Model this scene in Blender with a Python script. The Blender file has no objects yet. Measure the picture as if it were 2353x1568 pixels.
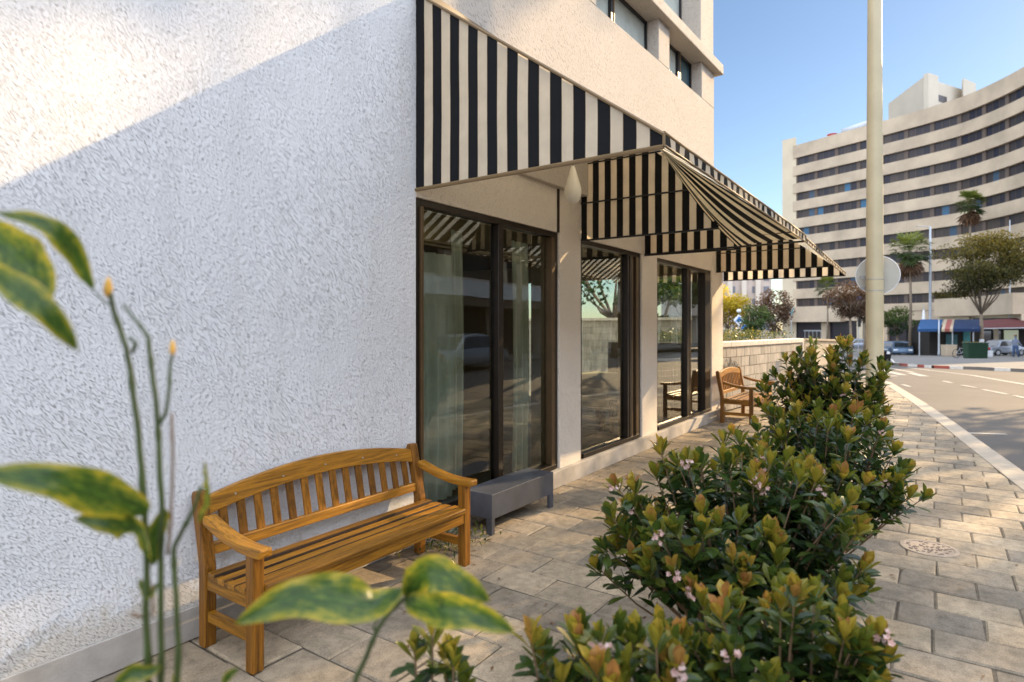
import bpy, bmesh, math, random
from mathutils import Vector, Matrix, noise as mnoise
PI = math.pi
scene = bpy.context.scene
C = scene.collection

# ------------------------------------------------------------------ frame of reference
# world: X right, Y away from the camera, Z up.  facade frame: t along the shop front, p out from it
FPX, CX, HY, EYE = 1403.0, 1176.0, 752.0, 1.6
UX, UY = 0.56915, 0.82223
VX, VY = UY, -UX
DW = 3.136
def W(t, p, z): return Vector((t*UX+(p-DW)*VX, t*UY+(p-DW)*VY, z))
def tp(X, Y): return X*UX+Y*UY, X*VX+Y*VY+DW
def G(Y):
    x = min(1, max(0, (Y-14)/58.0)); return -1.3*x*x*(3-2*x)
def at(x, y, Y): return Vector(((x-CX)/FPX*Y, Y, EYE+(HY-y)*Y/FPX))
def gp(x, y, off=0.0):
    Z = 20.0
    for _ in range(60): Z = (EYE-G(Z)-off)*FPX/(y-HY)*0.5+Z*0.5
    return Vector(((x-CX)/FPX*Z, Z, G(Z)+off))

# ------------------------------------------------------------------ camera, sky, sun, exposure
cam = bpy.data.objects.new('camera', bpy.data.cameras.new('camera')); C.objects.link(cam)
cam.location = (0, 0, EYE); cam.rotation_euler = (PI/2, 0, 0)
cam.data.lens = 36*FPX/2353; cam.data.sensor_width = 36
cam.data.shift_y = -32/2353.0
cam.data.clip_end = 2000; cam.data.clip_start = 0.05
cam.data.dof.use_dof = True; cam.data.dof.focus_distance = 4.2; cam.data.dof.aperture_fstop = 2.3
scene.camera = cam
sd = Vector((0, 0, 0))
sdt = W(2.378, 1.0, 1.13)-W(0, 0, 0); SUN = sdt.normalized()
elev = math.asin(SUN.z); azim = math.atan2(SUN.x, SUN.y)
w = bpy.data.worlds.new('World'); scene.world = w; w.use_nodes = True
nt = w.node_tree; bg = nt.nodes['Background']
sky = nt.nodes.new('ShaderNodeTexSky'); sky.sky_type = 'NISHITA'; sky.sun_disc = False
sky.sun_elevation = elev; sky.sun_rotation = azim; sky.air_density = 1.0; sky.dust_density = 0.15; sky.ozone_density = 2.0
SKY_K = 0.047
# clear sky ahead; unseen bright cloud fill added overhead and behind to lift shade
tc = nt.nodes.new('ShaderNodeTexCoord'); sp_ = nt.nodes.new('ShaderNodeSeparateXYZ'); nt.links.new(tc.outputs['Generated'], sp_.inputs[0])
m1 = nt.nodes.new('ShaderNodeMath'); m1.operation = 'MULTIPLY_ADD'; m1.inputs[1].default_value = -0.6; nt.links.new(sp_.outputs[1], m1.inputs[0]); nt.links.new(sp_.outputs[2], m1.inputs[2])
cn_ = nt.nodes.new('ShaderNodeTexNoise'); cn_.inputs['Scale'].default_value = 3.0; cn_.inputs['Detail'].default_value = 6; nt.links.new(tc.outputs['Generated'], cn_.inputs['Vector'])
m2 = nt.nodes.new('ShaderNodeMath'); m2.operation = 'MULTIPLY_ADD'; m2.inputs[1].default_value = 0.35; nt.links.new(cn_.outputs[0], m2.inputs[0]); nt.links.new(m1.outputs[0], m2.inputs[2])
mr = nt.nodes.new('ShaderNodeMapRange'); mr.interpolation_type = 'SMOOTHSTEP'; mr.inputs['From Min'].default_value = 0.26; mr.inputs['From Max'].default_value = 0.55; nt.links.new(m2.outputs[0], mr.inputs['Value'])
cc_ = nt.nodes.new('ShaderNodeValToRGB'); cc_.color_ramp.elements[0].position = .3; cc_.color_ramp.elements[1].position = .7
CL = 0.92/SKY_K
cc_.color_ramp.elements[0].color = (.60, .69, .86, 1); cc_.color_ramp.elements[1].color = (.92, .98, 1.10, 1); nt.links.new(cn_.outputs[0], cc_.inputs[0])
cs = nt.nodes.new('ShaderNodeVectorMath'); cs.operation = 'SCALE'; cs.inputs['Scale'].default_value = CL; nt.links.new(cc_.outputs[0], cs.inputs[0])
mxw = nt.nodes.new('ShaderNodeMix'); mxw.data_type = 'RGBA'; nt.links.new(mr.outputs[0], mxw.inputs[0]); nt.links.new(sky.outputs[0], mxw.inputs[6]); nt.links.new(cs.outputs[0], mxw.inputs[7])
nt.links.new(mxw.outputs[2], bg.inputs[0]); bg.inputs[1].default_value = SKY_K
sl = bpy.data.lights.new('sun', 'SUN'); sl.energy = 2.6; sl.angle = math.radians(0.5); sl.color = (1.0, 0.72, 0.40)
so = bpy.data.objects.new('sun', sl); C.objects.link(so)
so.rotation_euler = SUN.to_track_quat('Z', 'Y').to_euler()
scene.view_settings.view_transform = 'Standard'; scene.view_settings.look = 'None'
scene.view_settings.exposure = 1.75; scene.view_settings.gamma = 1.0
scene.cycles.max_bounces = 7; scene.cycles.transparent_max_bounces = 24

# ------------------------------------------------------------------ materials
def nodes(name):
    m = bpy.data.materials.new(name); m.use_nodes = True
    t = m.node_tree; b = t.nodes['Principled BSDF']; return m, t, b
def N(t, k, **kw):
    n = t.nodes.new(k)
    for a, v in kw.items(): setattr(n, a, v)
    return n
def attr(t, nm):
    n = N(t, 'ShaderNodeAttribute'); n.attribute_name = nm; return n
def mapped(t, scale=(1, 1, 1), rot=(0, 0, 0), src='loc'):
    a = attr(t, src); m = N(t, 'ShaderNodeMapping'); m.inputs['Scale'].default_value = scale; m.inputs['Rotation'].default_value = rot
    t.links.new(a.outputs['Vector'], m.inputs[0]); return m
def noi(t, vec, sc, det=3, rough=.55):
    n = N(t, 'ShaderNodeTexNoise'); n.inputs['Scale'].default_value = sc; n.inputs['Detail'].default_value = det; n.inputs['Roughness'].default_value = rough
    t.links.new(vec, n.inputs['Vector']); return n
def ramp(t, fac, stops):
    r = N(t, 'ShaderNodeValToRGB'); e = r.color_ramp.elements
    while len(e) < len(stops): e.new(0.5)
    for i, (p, c) in enumerate(stops):
        e[i].position = p; e[i].color = (c[0], c[1], c[2], 1) if not isinstance(c, float) else (c, c, c, 1)
    t.links.new(fac, r.inputs[0]); return r
def mul(t, a, b, f=1.0):
    n = N(t, 'ShaderNodeMix', data_type='RGBA', blend_type='MULTIPLY'); n.inputs[0].default_value = f
    t.links.new(a, n.inputs[6]); t.links.new(b, n.inputs[7]); return n.outputs[2]
def bump(t, b, h, dist, strength=1.0):
    n = N(t, 'ShaderNodeBump'); n.inputs['Distance'].default_value = dist; n.inputs['Strength'].default_value = strength
    t.links.new(h, n.inputs['Height']); t.links.new(n.outputs[0], b.inputs['Normal']); return n
def simple(name, col, rough=.6, metal=0, var=.12, sc=6.0, bmp=0.0, bsc=60, spec=.5):
    m, t, b = nodes(name); v = mapped(t)
    n = noi(t, v.outputs[0], sc, 5)
    lo = tuple(c*(1-var) for c in col); hi = tuple(min(1, c*(1+var)) for c in col)
    r = ramp(t, n.outputs[0], [(.3, lo), (.7, hi)])
    t.links.new(r.outputs[0], b.inputs['Base Color']); b.inputs['Roughness'].default_value = rough; b.inputs['Metallic'].default_value = metal
    b.inputs['Specular IOR Level'].default_value = spec
    if bmp:
        n2 = noi(t, v.outputs[0], bsc, 4); bump(t, b, n2.outputs[0], bmp)
    return m
def emis(name, col, s):
    m, t, b = nodes(name); b.inputs['Base Color'].default_value = (*col, 1); b.inputs['Emission Color'].default_value = (*col, 1); b.inputs['Emission Strength'].default_value = s; return m

def stucco(name, base, pit, long, wide, dist, stain=.1, ang=.85, thr=(.36, .46), pitcol=.62, dirt=False):
    m, t, b = nodes(name)
    a = attr(t, 'loc')
    # slow warp so that the trowel strokes change direction
    wn = noi(t, a.outputs['Vector'], 1.1, 1.5); sub = N(t, 'ShaderNodeVectorMath', operation='SUBTRACT'); sub.inputs[1].default_value = (.5, .5, .5)
    t.links.new(wn.outputs['Color'], sub.inputs[0])
    sc = N(t, 'ShaderNodeVectorMath', operation='SCALE'); sc.inputs['Scale'].default_value = .06; t.links.new(sub.outputs[0], sc.inputs[0])
    ad = N(t, 'ShaderNodeVectorMath', operation='ADD'); t.links.new(a.outputs['Vector'], ad.inputs[0]); t.links.new(sc.outputs[0], ad.inputs[1])
    mp = N(t, 'ShaderNodeMapping'); mp.inputs['Rotation'].default_value = (0, -ang, 0); t.links.new(ad.outputs[0], mp.inputs[0])
    mp2 = N(t, 'ShaderNodeMapping'); mp2.inputs['Scale'].default_value = (long, 40, wide); t.links.new(mp.outputs[0], mp2.inputs[0])
    n1 = noi(t, mp2.outputs[0], 1.0, 2.5, .6)
    r1 = ramp(t, n1.outputs[0], [(thr[0], 0.0), (thr[1], 1.0)])
    fine = noi(t, a.outputs['Vector'], 170, 3, .7)
    big = noi(t, a.outputs['Vector'], .9, 4, .6)
    md = N(t, 'ShaderNodeMath', operation='MULTIPLY_ADD'); md.inputs[1].default_value = .35
    t.links.new(fine.outputs[0], md.inputs[0]); t.links.new(r1.outputs[0], md.inputs[2])
    lo = ramp(t, big.outputs[0], [(.3, tuple(c*(1-stain) for c in base)), (.7, base)])
    pc = ramp(t, r1.outputs[0], [(0, pitcol), (1, 1.0)])
    cfin = mul(t, lo.outputs[0], pc.outputs[0])
    if dirt:   # rain streaks and soil splashed up along the foot of the wall
        sm = N(t, 'ShaderNodeMapping'); sm.inputs['Scale'].default_value = (5, 5, .5); t.links.new(a.outputs['Vector'], sm.inputs[0]); sn = noi(t, sm.outputs[0], 1, 4, .6); sr = ramp(t, sn.outputs[0], [(.32, (.955, .95, .94)), (.50, (1, 1, 1))])
        sz = N(t, 'ShaderNodeSeparateXYZ'); t.links.new(a.outputs['Vector'], sz.inputs[0]); dn = noi(t, a.outputs['Vector'], 9, 5, .7)
        dm = N(t, 'ShaderNodeMath', operation='MULTIPLY_ADD'); dm.inputs[1].default_value = -.5; t.links.new(dn.outputs[0], dm.inputs[0]); t.links.new(sz.outputs['Z'], dm.inputs[2]); dr = ramp(t, dm.outputs[0], [(-.0, (.80, .75, .67)), (.08, (1, 1, 1))])
        cfin = mul(t, mul(t, cfin, sr.outputs[0]), dr.outputs[0])
    t.links.new(cfin, b.inputs['Base Color'])
    b.inputs['Roughness'].default_value = .9; b.inputs['Specular IOR Level'].default_value = .2
    bump(t, b, md.outputs[0], dist); return m
M_WHITE = stucco('white_trowelled_stucco', (.83, .83, .83), .3, 50, 310, .0045, thr=(.29, .47), pitcol=.62, dirt=True)
M_CREAM = stucco('cream_stucco', (.80, .72, .62), .3, 60, 170, .0025, stain=.12, pitcol=.82)
M_CREAM2 = stucco('cream_stucco_upper', (.52, .465, .40), .3, 24, 60, .0035, stain=.1, pitcol=.85)
M_PLINTH = simple('plinth_render', (.42, .38, .33), .9, var=.25, sc=4, bmp=.002, bsc=90)

def wood(name, axis, base=(.40, .17, .012), dark=(.085, .03, .005)):
    m, t, b = nodes(name)
    s = [62, 62, 62]; s[axis] = 2.6
    a = attr(t, 'loc'); r = attr(t, 'rnd')
    ad = N(t, 'ShaderNodeVectorMath', operation='ADD'); sc = N(t, 'ShaderNodeVectorMath', operation='SCALE'); sc.inputs[0].default_value = (3.1, 5.3, 7.7)
    t.links.new(r.outputs['Fac'], sc.inputs['Scale']); t.links.new(a.outputs['Vector'], ad.inputs[0]); t.links.new(sc.outputs[0], ad.inputs[1])
    mp = N(t, 'ShaderNodeMapping'); mp.inputs['Scale'].default_value = s; t.links.new(ad.outputs[0], mp.inputs[0])
    n = noi(t, mp.outputs[0], 1, 5, .65); n.inputs['Distortion'].default_value = .35
    g = noi(t, mp.outputs[0], 5, 3, .7)
    col = ramp(t, n.outputs[0], [(.27, dark), (.43, tuple(.62*x for x in base)), (.56, base), (.78, tuple(min(1, 1.3*x) for x in base))])
    gr = ramp(t, g.outputs[0], [(.3, .62), (.6, 1.0)])
    br = ramp(t, r.outputs['Fac'], [(0, .58), (1, 1.2)])
    t.links.new(mul(t, mul(t, col.outputs[0], gr.outputs[0]), br.outputs[0]), b.inputs['Base Color'])
    b.inputs['Roughness'].default_value = .42; b.inputs['Specular IOR Level'].default_value = .4
    bump(t, b, g.outputs[0], .0012, .7); return m
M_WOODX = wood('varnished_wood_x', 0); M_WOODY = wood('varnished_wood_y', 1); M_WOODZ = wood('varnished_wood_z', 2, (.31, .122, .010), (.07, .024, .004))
M_WOODEDGE = simple('shaded_slat_edge', (.035, .016, .006), .9, var=.3, sc=30)  # dark colour puts the shade of the gaps onto the slat sides

def canvas(name, col, tr=.35):
    m, t, b = nodes(name); v = mapped(t)
    n = noi(t, v.outputs[0], 7, 5); f = noi(t, v.outputs[0], 500, 2)
    r = ramp(t, n.outputs[0], [(.3, tuple(c*.86 for c in col)), (.7, col)])
    t.links.new(r.outputs[0], b.inputs['Base Color']); b.inputs['Roughness'].default_value = .9; b.inputs['Specular IOR Level'].default_value = .15
    bump(t, b, f.outputs[0], .0006)
    if tr:
        tl = N(t, 'ShaderNodeBsdfTranslucent'); t.links.new(r.outputs[0], tl.inputs[0]); mx = N(t, 'ShaderNodeMixShader'); mx.inputs[0].default_value = tr
        t.links.new(b.outputs[0], mx.inputs[1]); t.links.new(tl.outputs[0], mx.inputs[2]); t.links.new(mx.outputs[0], t.nodes['Material Output'].inputs[0])
    return m
M_CBLACK = canvas('black_canvas', (.013, .013, .014), 0)
M_CGLOW = canvas('backlit_cream_canvas', (.90, .78, .56), .75)  # same cream canvas, its sun glow helped by warmer colour and more translucency
M_CCREAM = canvas('cream_canvas', (.84, .74, .58), .5)
M_BRASS = simple('tan_edge_binding', (.19, .12, .05), .5)

M_BRONZE = simple('bronze_frame', (.03, .022, .015), .35, .5, bmp=0)
M_BRONZE2 = simple('worn_bronze_frame', (.12, .075, .035), .4, .5)
M_BLACKM = simple('black_metal', (.018, .018, .02), .4, .3)
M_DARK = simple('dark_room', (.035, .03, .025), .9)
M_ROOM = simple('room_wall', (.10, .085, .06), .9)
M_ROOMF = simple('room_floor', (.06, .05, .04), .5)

def glass(name, tint=(.72, .80, .74), boost=2.2, rough=0.0):
    m, t, b = nodes(name); t.nodes.remove(b)
    tr = N(t, 'ShaderNodeBsdfTransparent'); tr.inputs[0].default_value = (*tint, 1)
    gl = N(t, 'ShaderNodeBsdfGlossy'); gl.inputs['Roughness'].default_value = rough; gl.inputs[0].default_value = (.95, .97, .95, 1)
    fr = N(t, 'ShaderNodeFresnel'); fr.inputs[0].default_value = 1.5
    a = attr(t, 'loc'); n = noi(t, a.outputs['Vector'], .8, 1); bp = N(t, 'ShaderNodeBump'); bp.inputs['Distance'].default_value = .004; t.links.new(n.outputs[0], bp.inputs['Height']); t.links.new(bp.outputs[0], gl.inputs['Normal'])
    ml = N(t, 'ShaderNodeMath', operation='MULTIPLY'); ml.inputs[1].default_value = boost; ml.use_clamp = True
    t.links.new(fr.outputs[0], ml.inputs[0]); mx = N(t, 'ShaderNodeMixShader')
    t.links.new(ml.outputs[0], mx.inputs[0]); t.links.new(tr.outputs[0], mx.inputs[1]); t.links.new(gl.outputs[0], mx.inputs[2])
    t.links.new(mx.outputs[0], t.nodes['Material Output'].inputs[0]); return m
M_GLASS = glass('window_glass', (.76, .84, .78), 1.7)
M_DARKGL = simple('dark_transom_glass', (.06, .06, .055), .12, var=.1, spec=.8)
M_GLASSG = glass('clear_glass', (.8, .85, .85), 1.6)
M_FROST = simple('pale_blind_glass', (.42, .46, .42), .25, var=.25, sc=2, spec=.8)
M_BLUEGL = simple('teal_window_glass', (.05, .12, .15), .08, spec=1.0)

def leafm(name, stops, tr=.4, rough=.3):
    m, t, b = nodes(name); a = attr(t, 'rnd'); v = mapped(t); n = noi(t, v.outputs[0], 25, 3)
    r = ramp(t, a.outputs['Fac'], stops); vr = ramp(t, n.outputs[0], [(.3, .72), (.7, 1.15)])
    c = mul(t, r.outputs[0], vr.outputs[0])
    t.links.new(c, b.inputs['Base Color']); b.inputs['Roughness'].default_value = rough; b.inputs['Specular IOR Level'].default_value = .45
    tl = N(t, 'ShaderNodeBsdfTranslucent'); t.links.new(c, tl.inputs[0]); mx = N(t, 'ShaderNodeMixShader'); mx.inputs[0].default_value = tr
    t.links.new(b.outputs[0], mx.inputs[1]); t.links.new(tl.outputs[0], mx.inputs[2]); t.links.new(mx.outputs[0], t.nodes['Material Output'].inputs[0]); return m
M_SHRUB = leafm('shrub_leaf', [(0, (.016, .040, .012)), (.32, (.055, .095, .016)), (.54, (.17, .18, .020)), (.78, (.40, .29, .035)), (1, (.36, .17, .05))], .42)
M_STEM = simple('twig_bark', (.15, .09, .045), .8)
M_PETAL = leafm('pink_petal', [(0, (.62, .36, .30)), (1, (.72, .55, .50))], .3, .7)
M_TREEG = leafm('tree_leaf_green', [(0, (.02, .045, .015)), (.5, (.055, .10, .02)), (1, (.15, .18, .03))], .35, .6)
M_TREEO = leafm('tree_leaf_olive', [(0, (.03, .032, .01)), (.5, (.10, .09, .015)), (1, (.26, .18, .02))], .4, .6)
M_TREEY = leafm('tree_leaf_yellow', [(0, (.20, .16, .02)), (.5, (.55, .42, .03)), (1, (.8, .62, .05))], .5, .6)
M_TREEB = leafm('tree_leaf_brown', [(0, (.05, .03, .018)), (.5, (.14, .075, .035)), (1, (.28, .14, .06))], .35, .6)
M_PALM = leafm('palm_frond', [(0, (.03, .06, .015)), (.6, (.10, .14, .02)), (1, (.22, .24, .04))], .35, .5)
M_BARK = simple('tree_bark', (.22, .17, .12), .9, var=.3, sc=8)

def variegated():
    m, t, b = nodes('variegated_leaf'); a = attr(t, 'loc'); u = attr(t, 'luv')
    sep = N(t, 'ShaderNodeSeparateXYZ'); t.links.new(u.outputs['Vector'], sep.inputs[0])
    n = noi(t, u.outputs['Vector'], 3.2, 4, .6); n.inputs['Distortion'].default_value = 1.2
    ab = N(t, 'ShaderNodeMath', operation='ABSOLUTE'); t.links.new(sep.outputs['Y'], ab.inputs[0])
    ma = N(t, 'ShaderNodeMath', operation='MULTIPLY_ADD'); ma.inputs[1].default_value = .40; t.links.new(ab.outputs[0], ma.inputs[0]); t.links.new(n.outputs[0], ma.inputs[2])
    r = ramp(t, ma.outputs[0], [(.52, (.035, .085, .015)), (.68, (.08, .15, .02)), (.82, (.26, .28, .025)), (.97, (.50, .40, .04))])
    wv = N(t, 'ShaderNodeTexWave'); wv.inputs['Scale'].default_value = 6; wv.inputs['Distortion'].default_value = 1; t.links.new(u.outputs['Vector'], wv.inputs[0])
    vr = ramp(t, wv.outputs[0], [(0, .86), (1, 1.0)])
    rib = ramp(t, ab.outputs[0], [(.02, (1.9, 1.7, 1.5)), (.07, (1, 1, 1))])
    c = mul(t, mul(t, r.outputs[0], vr.outputs[0]), rib.outputs[0])
    t.links.new(c, b.inputs['Base Color']); b.inputs['Roughness'].default_value = .3
    tl = N(t, 'ShaderNodeBsdfTranslucent'); t.links.new(c, tl.inputs[0]); mx = N(t, 'ShaderNodeMixShader'); mx.inputs[0].default_value = .5
    t.links.new(b.outputs[0], mx.inputs[1]); t.links.new(tl.outputs[0], mx.inputs[2]); t.links.new(mx.outputs[0], t.nodes['Material Output'].inputs[0]); return m
M_VARI = variegated()
M_GSTEM = simple('green_stem', (.045, .07, .015), .5, var=.35, sc=14)
M_BUD = simple('orange_bud', (.65, .36, .05), .6)

def paving():
    m, t, b = nodes('concrete_paver'); r = attr(t, 'rnd'); a = attr(t, 'loc')
    big = noi(t, a.outputs['Vector'], 1.6, 4); fine = noi(t, a.outputs['Vector'], 140, 4, .75); mid = noi(t, a.outputs['Vector'], 14, 5, .65)
    c = ramp(t, r.outputs['Fac'], [(0, (.24, .20, .15)), (.35, (.32, .26, .185)), (.7, (.42, .33, .22)), (1, (.48, .375, .25))])
    s1 = ramp(t, mid.outputs[0], [(.3, .66), (.6, 1.06)]); s2 = ramp(t, big.outputs[0], [(.35, .72), (.65, 1.06)]); s3 = ramp(t, fine.outputs[0], [(.3, .6), (.65, 1.14)])
    t.links.new(mul(t, mul(t, mul(t, c.outputs[0], s1.outputs[0]), s2.outputs[0]), s3.outputs[0]), b.inputs['Base Color'])
    b.inputs['Roughness'].default_value = .85; b.inputs['Specular IOR Level'].default_value = .3
    ad = N(t, 'ShaderNodeMath', operation='MULTIPLY_ADD'); ad.inputs[1].default_value = .35; t.links.new(fine.outputs[0], ad.inputs[0]); t.links.new(mid.outputs[0], ad.inputs[2])
    bump(t, b, ad.outputs[0], .006); return m
M_PAVE = paving()
M_JOINT = simple('sandy_joint', (.10, .08, .055), .95, bmp=.004, bsc=200, var=.3, sc=30)
M_KERB = simple('kerb_concrete', (.38, .315, .235), .85, var=.12, sc=9, bmp=.002, bsc=120)
M_ROAD = simple('asphalt', (.088, .074, .06), .8, var=.16, sc=.7, bmp=.006, bsc=60)
M_LINE = simple('road_paint', (.38, .34, .28), .7, var=.12, sc=3)
M_FARPAVE = simple('far_pavement', (.15, .14, .125), .85, var=.12, sc=.8)
M_KRED = simple('red_kerb_paint', (.34, .07, .045), .7); M_KWHITE = simple('white_kerb_paint', (.68, .62, .54), .7); M_KGREY = simple('grey_kerb_stone', (.16, .14, .12), .8)
M_STONE = None
def stone():
    m, t, b = nodes('split_stone_block'); r = attr(t, 'rnd'); v = mapped(t, (9, 9, 1.6)); v2 = mapped(t)
    n = noi(t, v.outputs[0], 1.5, 5, .65); f = noi(t, v2.outputs[0], 45, 4, .7)
    c = ramp(t, r.outputs['Fac'], [(0, (.36, .32, .26)), (.5, (.44, .39, .32)), (1, (.50, .44, .36))])
    s = ramp(t, n.outputs[0], [(.32, .66), (.6, 1.06)])
    t.links.new(mul(t, c.outputs[0], s.outputs[0]), b.inputs['Base Color']); b.inputs['Roughness'].default_value = .92
    bump(t, b, f.outputs[0], .006); return m
M_STONE = stone(); M_COPE = simple('pale_coping', (.66, .58, .48), .8, var=.1, sc=5, bmp=.001)
M_BEIGE = simple('beige_render', (.55, .46, .33), .9, var=.12, sc=2)
M_POLE = simple('pole_paint', (.54, .46, .29), .45, 0, var=.08, sc=3)
M_SIGNB = simple('sign_back_grey', (.42, .40, .34), .45, .2, var=.06)
M_STEEL = simple('grey_painted_steel', (.085, .09, .105), .35, .25, var=.25, sc=5, bmp=.0006, bsc=35)
M_HOTEL = simple('hotel_concrete', (.48, .385, .275), .9, var=.2, sc=.3, bmp=.02, bsc=6)
M_HOTEL2 = simple('hotel_fin', (.58, .49, .35), .9, var=.08, sc=.3)
M_TOWER = simple('rooftop_tower_white', (.50, .45, .36), .85, var=.06, sc=.3)
def panes():
    m, t, b = nodes('ribbon_window_glass'); r = attr(t, 'rnd')
    c = ramp(t, r.outputs['Fac'], [(0, (.020, .018, .03)), (.55, (.045, .035, .035)), (.8, (.075, .055, .045)), (.9, (.05, .07, .10)), (1.0, (.04, .14, .25))])
    t.links.new(c.outputs[0], b.inputs['Base Color']); b.inputs['Roughness'].default_value = .3; b.inputs['Specular IOR Level'].default_value = .35; return m
M_PANE = panes(); M_PIER = simple('brown_window_pier', (.12, .09, .072), .8)
M_GREY = simple('galvanised_grey', (.42, .44, .46), .5, .3); M_BLUE = simple('blue_fabric', (.012, .07, .19), .7, var=.15); M_NAVY = simple('navy_fabric', (.008, .03, .095), .7)
M_RED = simple('dark_red_fabric', (.085, .018, .016), .8); M_PINK = simple('red_stripe_fabric', (.32, .09, .07), .7)
M_BINGREEN = simple('green_bin_plastic', (.012, .045, .022), .5); M_SILVER = simple('silver_car_paint', (.28, .31, .36), .25, .4, var=.03)
M_CARBLUE = simple('blue_grey_car_paint', (.08, .13, .20), .25, .4, var=.03); M_CARBLK = simple('black_car_paint', (.015, .015, .018), .2, .2, var=.03)
M_CARGL = simple('car_glass', (.02, .025, .03), .06, spec=1.0); M_TYRE = simple('tyre_rubber', (.015, .015, .015), .9)
M_SKIN = simple('skin', (.50, .30, .20), .6); M_DENIM = simple('denim', (.05, .09, .18), .9); M_SHIRT = simple('grey_blue_shirt', (.16, .19, .26), .9)
M_CURT = canvas('pale_curtain', (.86, .90, .84), .25)
M_LAMPW = simple('white_ceramic_shade', (.88, .84, .72), .35, var=.05)
M_SIGNBLUE = simple('sign_blue', (.02, .16, .50), .5); M_SIGNW = simple('sign_white', (.78, .80, .82), .5)
M_FARB = simple('far_tower_concrete', (.50, .42, .36), .9, var=.2, sc=.2); M_FARG = simple('far_tower_windows', (.16, .17, .20), .4)
M_FLUOR = emis('shop_light', (.75, .95, 1.0), 1.2); M_WARM = emis('warm_lamp', (1.0, .72, .25), 6.0)
M_CLOTH = simple('cream_tablecloth', (.72, .66, .50), .85)
M_RED2 = simple('red_enamel', (.55, .07, .05), .4); M_ORANGE = simple('orange_paint', (.75, .32, .06), .5)

# ------------------------------------------------------------------ mesh builder
class B:
    def __init__(s, xf=None): s.v = []; s.l = []; s.f = []; s.m = []; s.r = []; s.uv = {}; s.xf = xf
    def V(s, p, loc=None):
        p = Vector(p); s.l.append(Vector(loc) if loc is not None else p.copy()); s.v.append(s.xf(*p) if s.xf else p); return len(s.v)-1
    def F(s, idx, m=0, r=0.5): s.f.append(tuple(idx)); s.m.append(m); s.r.append(r)
    def poly(s, pts, m=0, r=0.5): s.F([s.V(p) for p in pts], m, r)
    def hexa(s, c, m=0, r=.5, mf=None):
        i = [s.V(p) for p in c]; fs = [(0, 3, 2, 1), (4, 5, 6, 7), (0, 1, 5, 4), (1, 2, 6, 5), (2, 3, 7, 6), (3, 0, 4, 7)]
        for k, f in enumerate(fs): s.F([i[a] for a in f], mf[k] if mf else m, r)
    def box(s, x0, x1, y0, y1, z0, z1, m=0, r=.5, mf=None):
        s.hexa([(x0, y0, z0), (x1, y0, z0), (x1, y1, z0), (x0, y1, z0), (x0, y0, z1), (x1, y0, z1), (x1, y1, z1), (x0, y1, z1)], m, r, mf)
    def beam(s, a, b, w, h, m=0, r=.5, up=(0, 0, 1)):
        a, b = Vector(a), Vector(b); d = (b-a).normalized(); sd_ = d.cross(Vector(up)); sd_ = sd_.normalized() if sd_.length > 1e-6 else Vector((1, 0, 0)); u = sd_.cross(d).normalized()
        x, z = sd_*(w/2), u*(h/2)
        s.hexa([a-x-z, a+x-z, b+x-z, b-x-z, a-x+z, a+x+z, b+x+z, b-x+z], m, r)
    def tube(s, pts, rad, n=8, m=0, r=.5, caps=True):
        pts = [Vector(p) for p in pts]; rad = rad if isinstance(rad, (list, tuple)) else [rad]*len(pts); rings = []
        for i, p in enumerate(pts):
            d = (pts[min(i+1, len(pts)-1)]-pts[max(i-1, 0)]); d = d.normalized() if d.length else Vector((0, 0, 1))
            a = d.orthogonal().normalized() if i == 0 else (a0-d*a0.dot(d)).normalized()
            a0 = a; bb = d.cross(a)
            rings.append([s.V(p+(a*math.cos(2*PI*k/n)+bb*math.sin(2*PI*k/n))*rad[i]) for k in range(n)])
        for i in range(len(rings)-1):
            for k in range(n): s.F((rings[i][k], rings[i][(k+1) % n], rings[i+1][(k+1) % n], rings[i+1][k]), m, r)
        if caps: s.F(rings[0][::-1], m, r); s.F(rings[-1], m, r)
    def lathe(s, c, prof, n=20, m=0, r=.5):
        c = Vector(c); rings = [[s.V(c+Vector((q*math.cos(2*PI*k/n), q*math.sin(2*PI*k/n), z))) for k in range(n)] for q, z in prof]
        for i in range(len(rings)-1):
            for k in range(n): s.F((rings[i][k], rings[i][(k+1) % n], rings[i+1][(k+1) % n], rings[i+1][k]), m, r)
        s.F(rings[0][::-1], m, r); s.F(rings[-1], m, r)
    def grid(s, fn, nu, nv, mfn=None, rfn=None):
        I = [[s.V(fn(i/nu, j/nv)) for j in range(nv+1)] for i in range(nu+1)]
        for i in range(nu):
            for j in range(nv): s.F((I[i][j], I[i+1][j], I[i+1][j+1], I[i][j+1]), mfn(i, j) if mfn else 0, rfn(i, j) if rfn else .5)
    def prism(s, pts, a0, a1, ax=1, m=0, r=.5):
        def P(p, a):
            if ax == 0: return (a, p[0], p[1])
            if ax == 1: return (p[0], a, p[1])
            return (p[0], p[1], a)
        A = [s.V(P(p, a0)) for p in pts]; Bb = [s.V(P(p, a1)) for p in pts]; n = len(pts)
        s.F(A[::-1], m, r); s.F(Bb, m, r)
        for i in range(n): s.F((A[i], A[(i+1) % n], Bb[(i+1) % n], Bb[i]), m, r)

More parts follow.
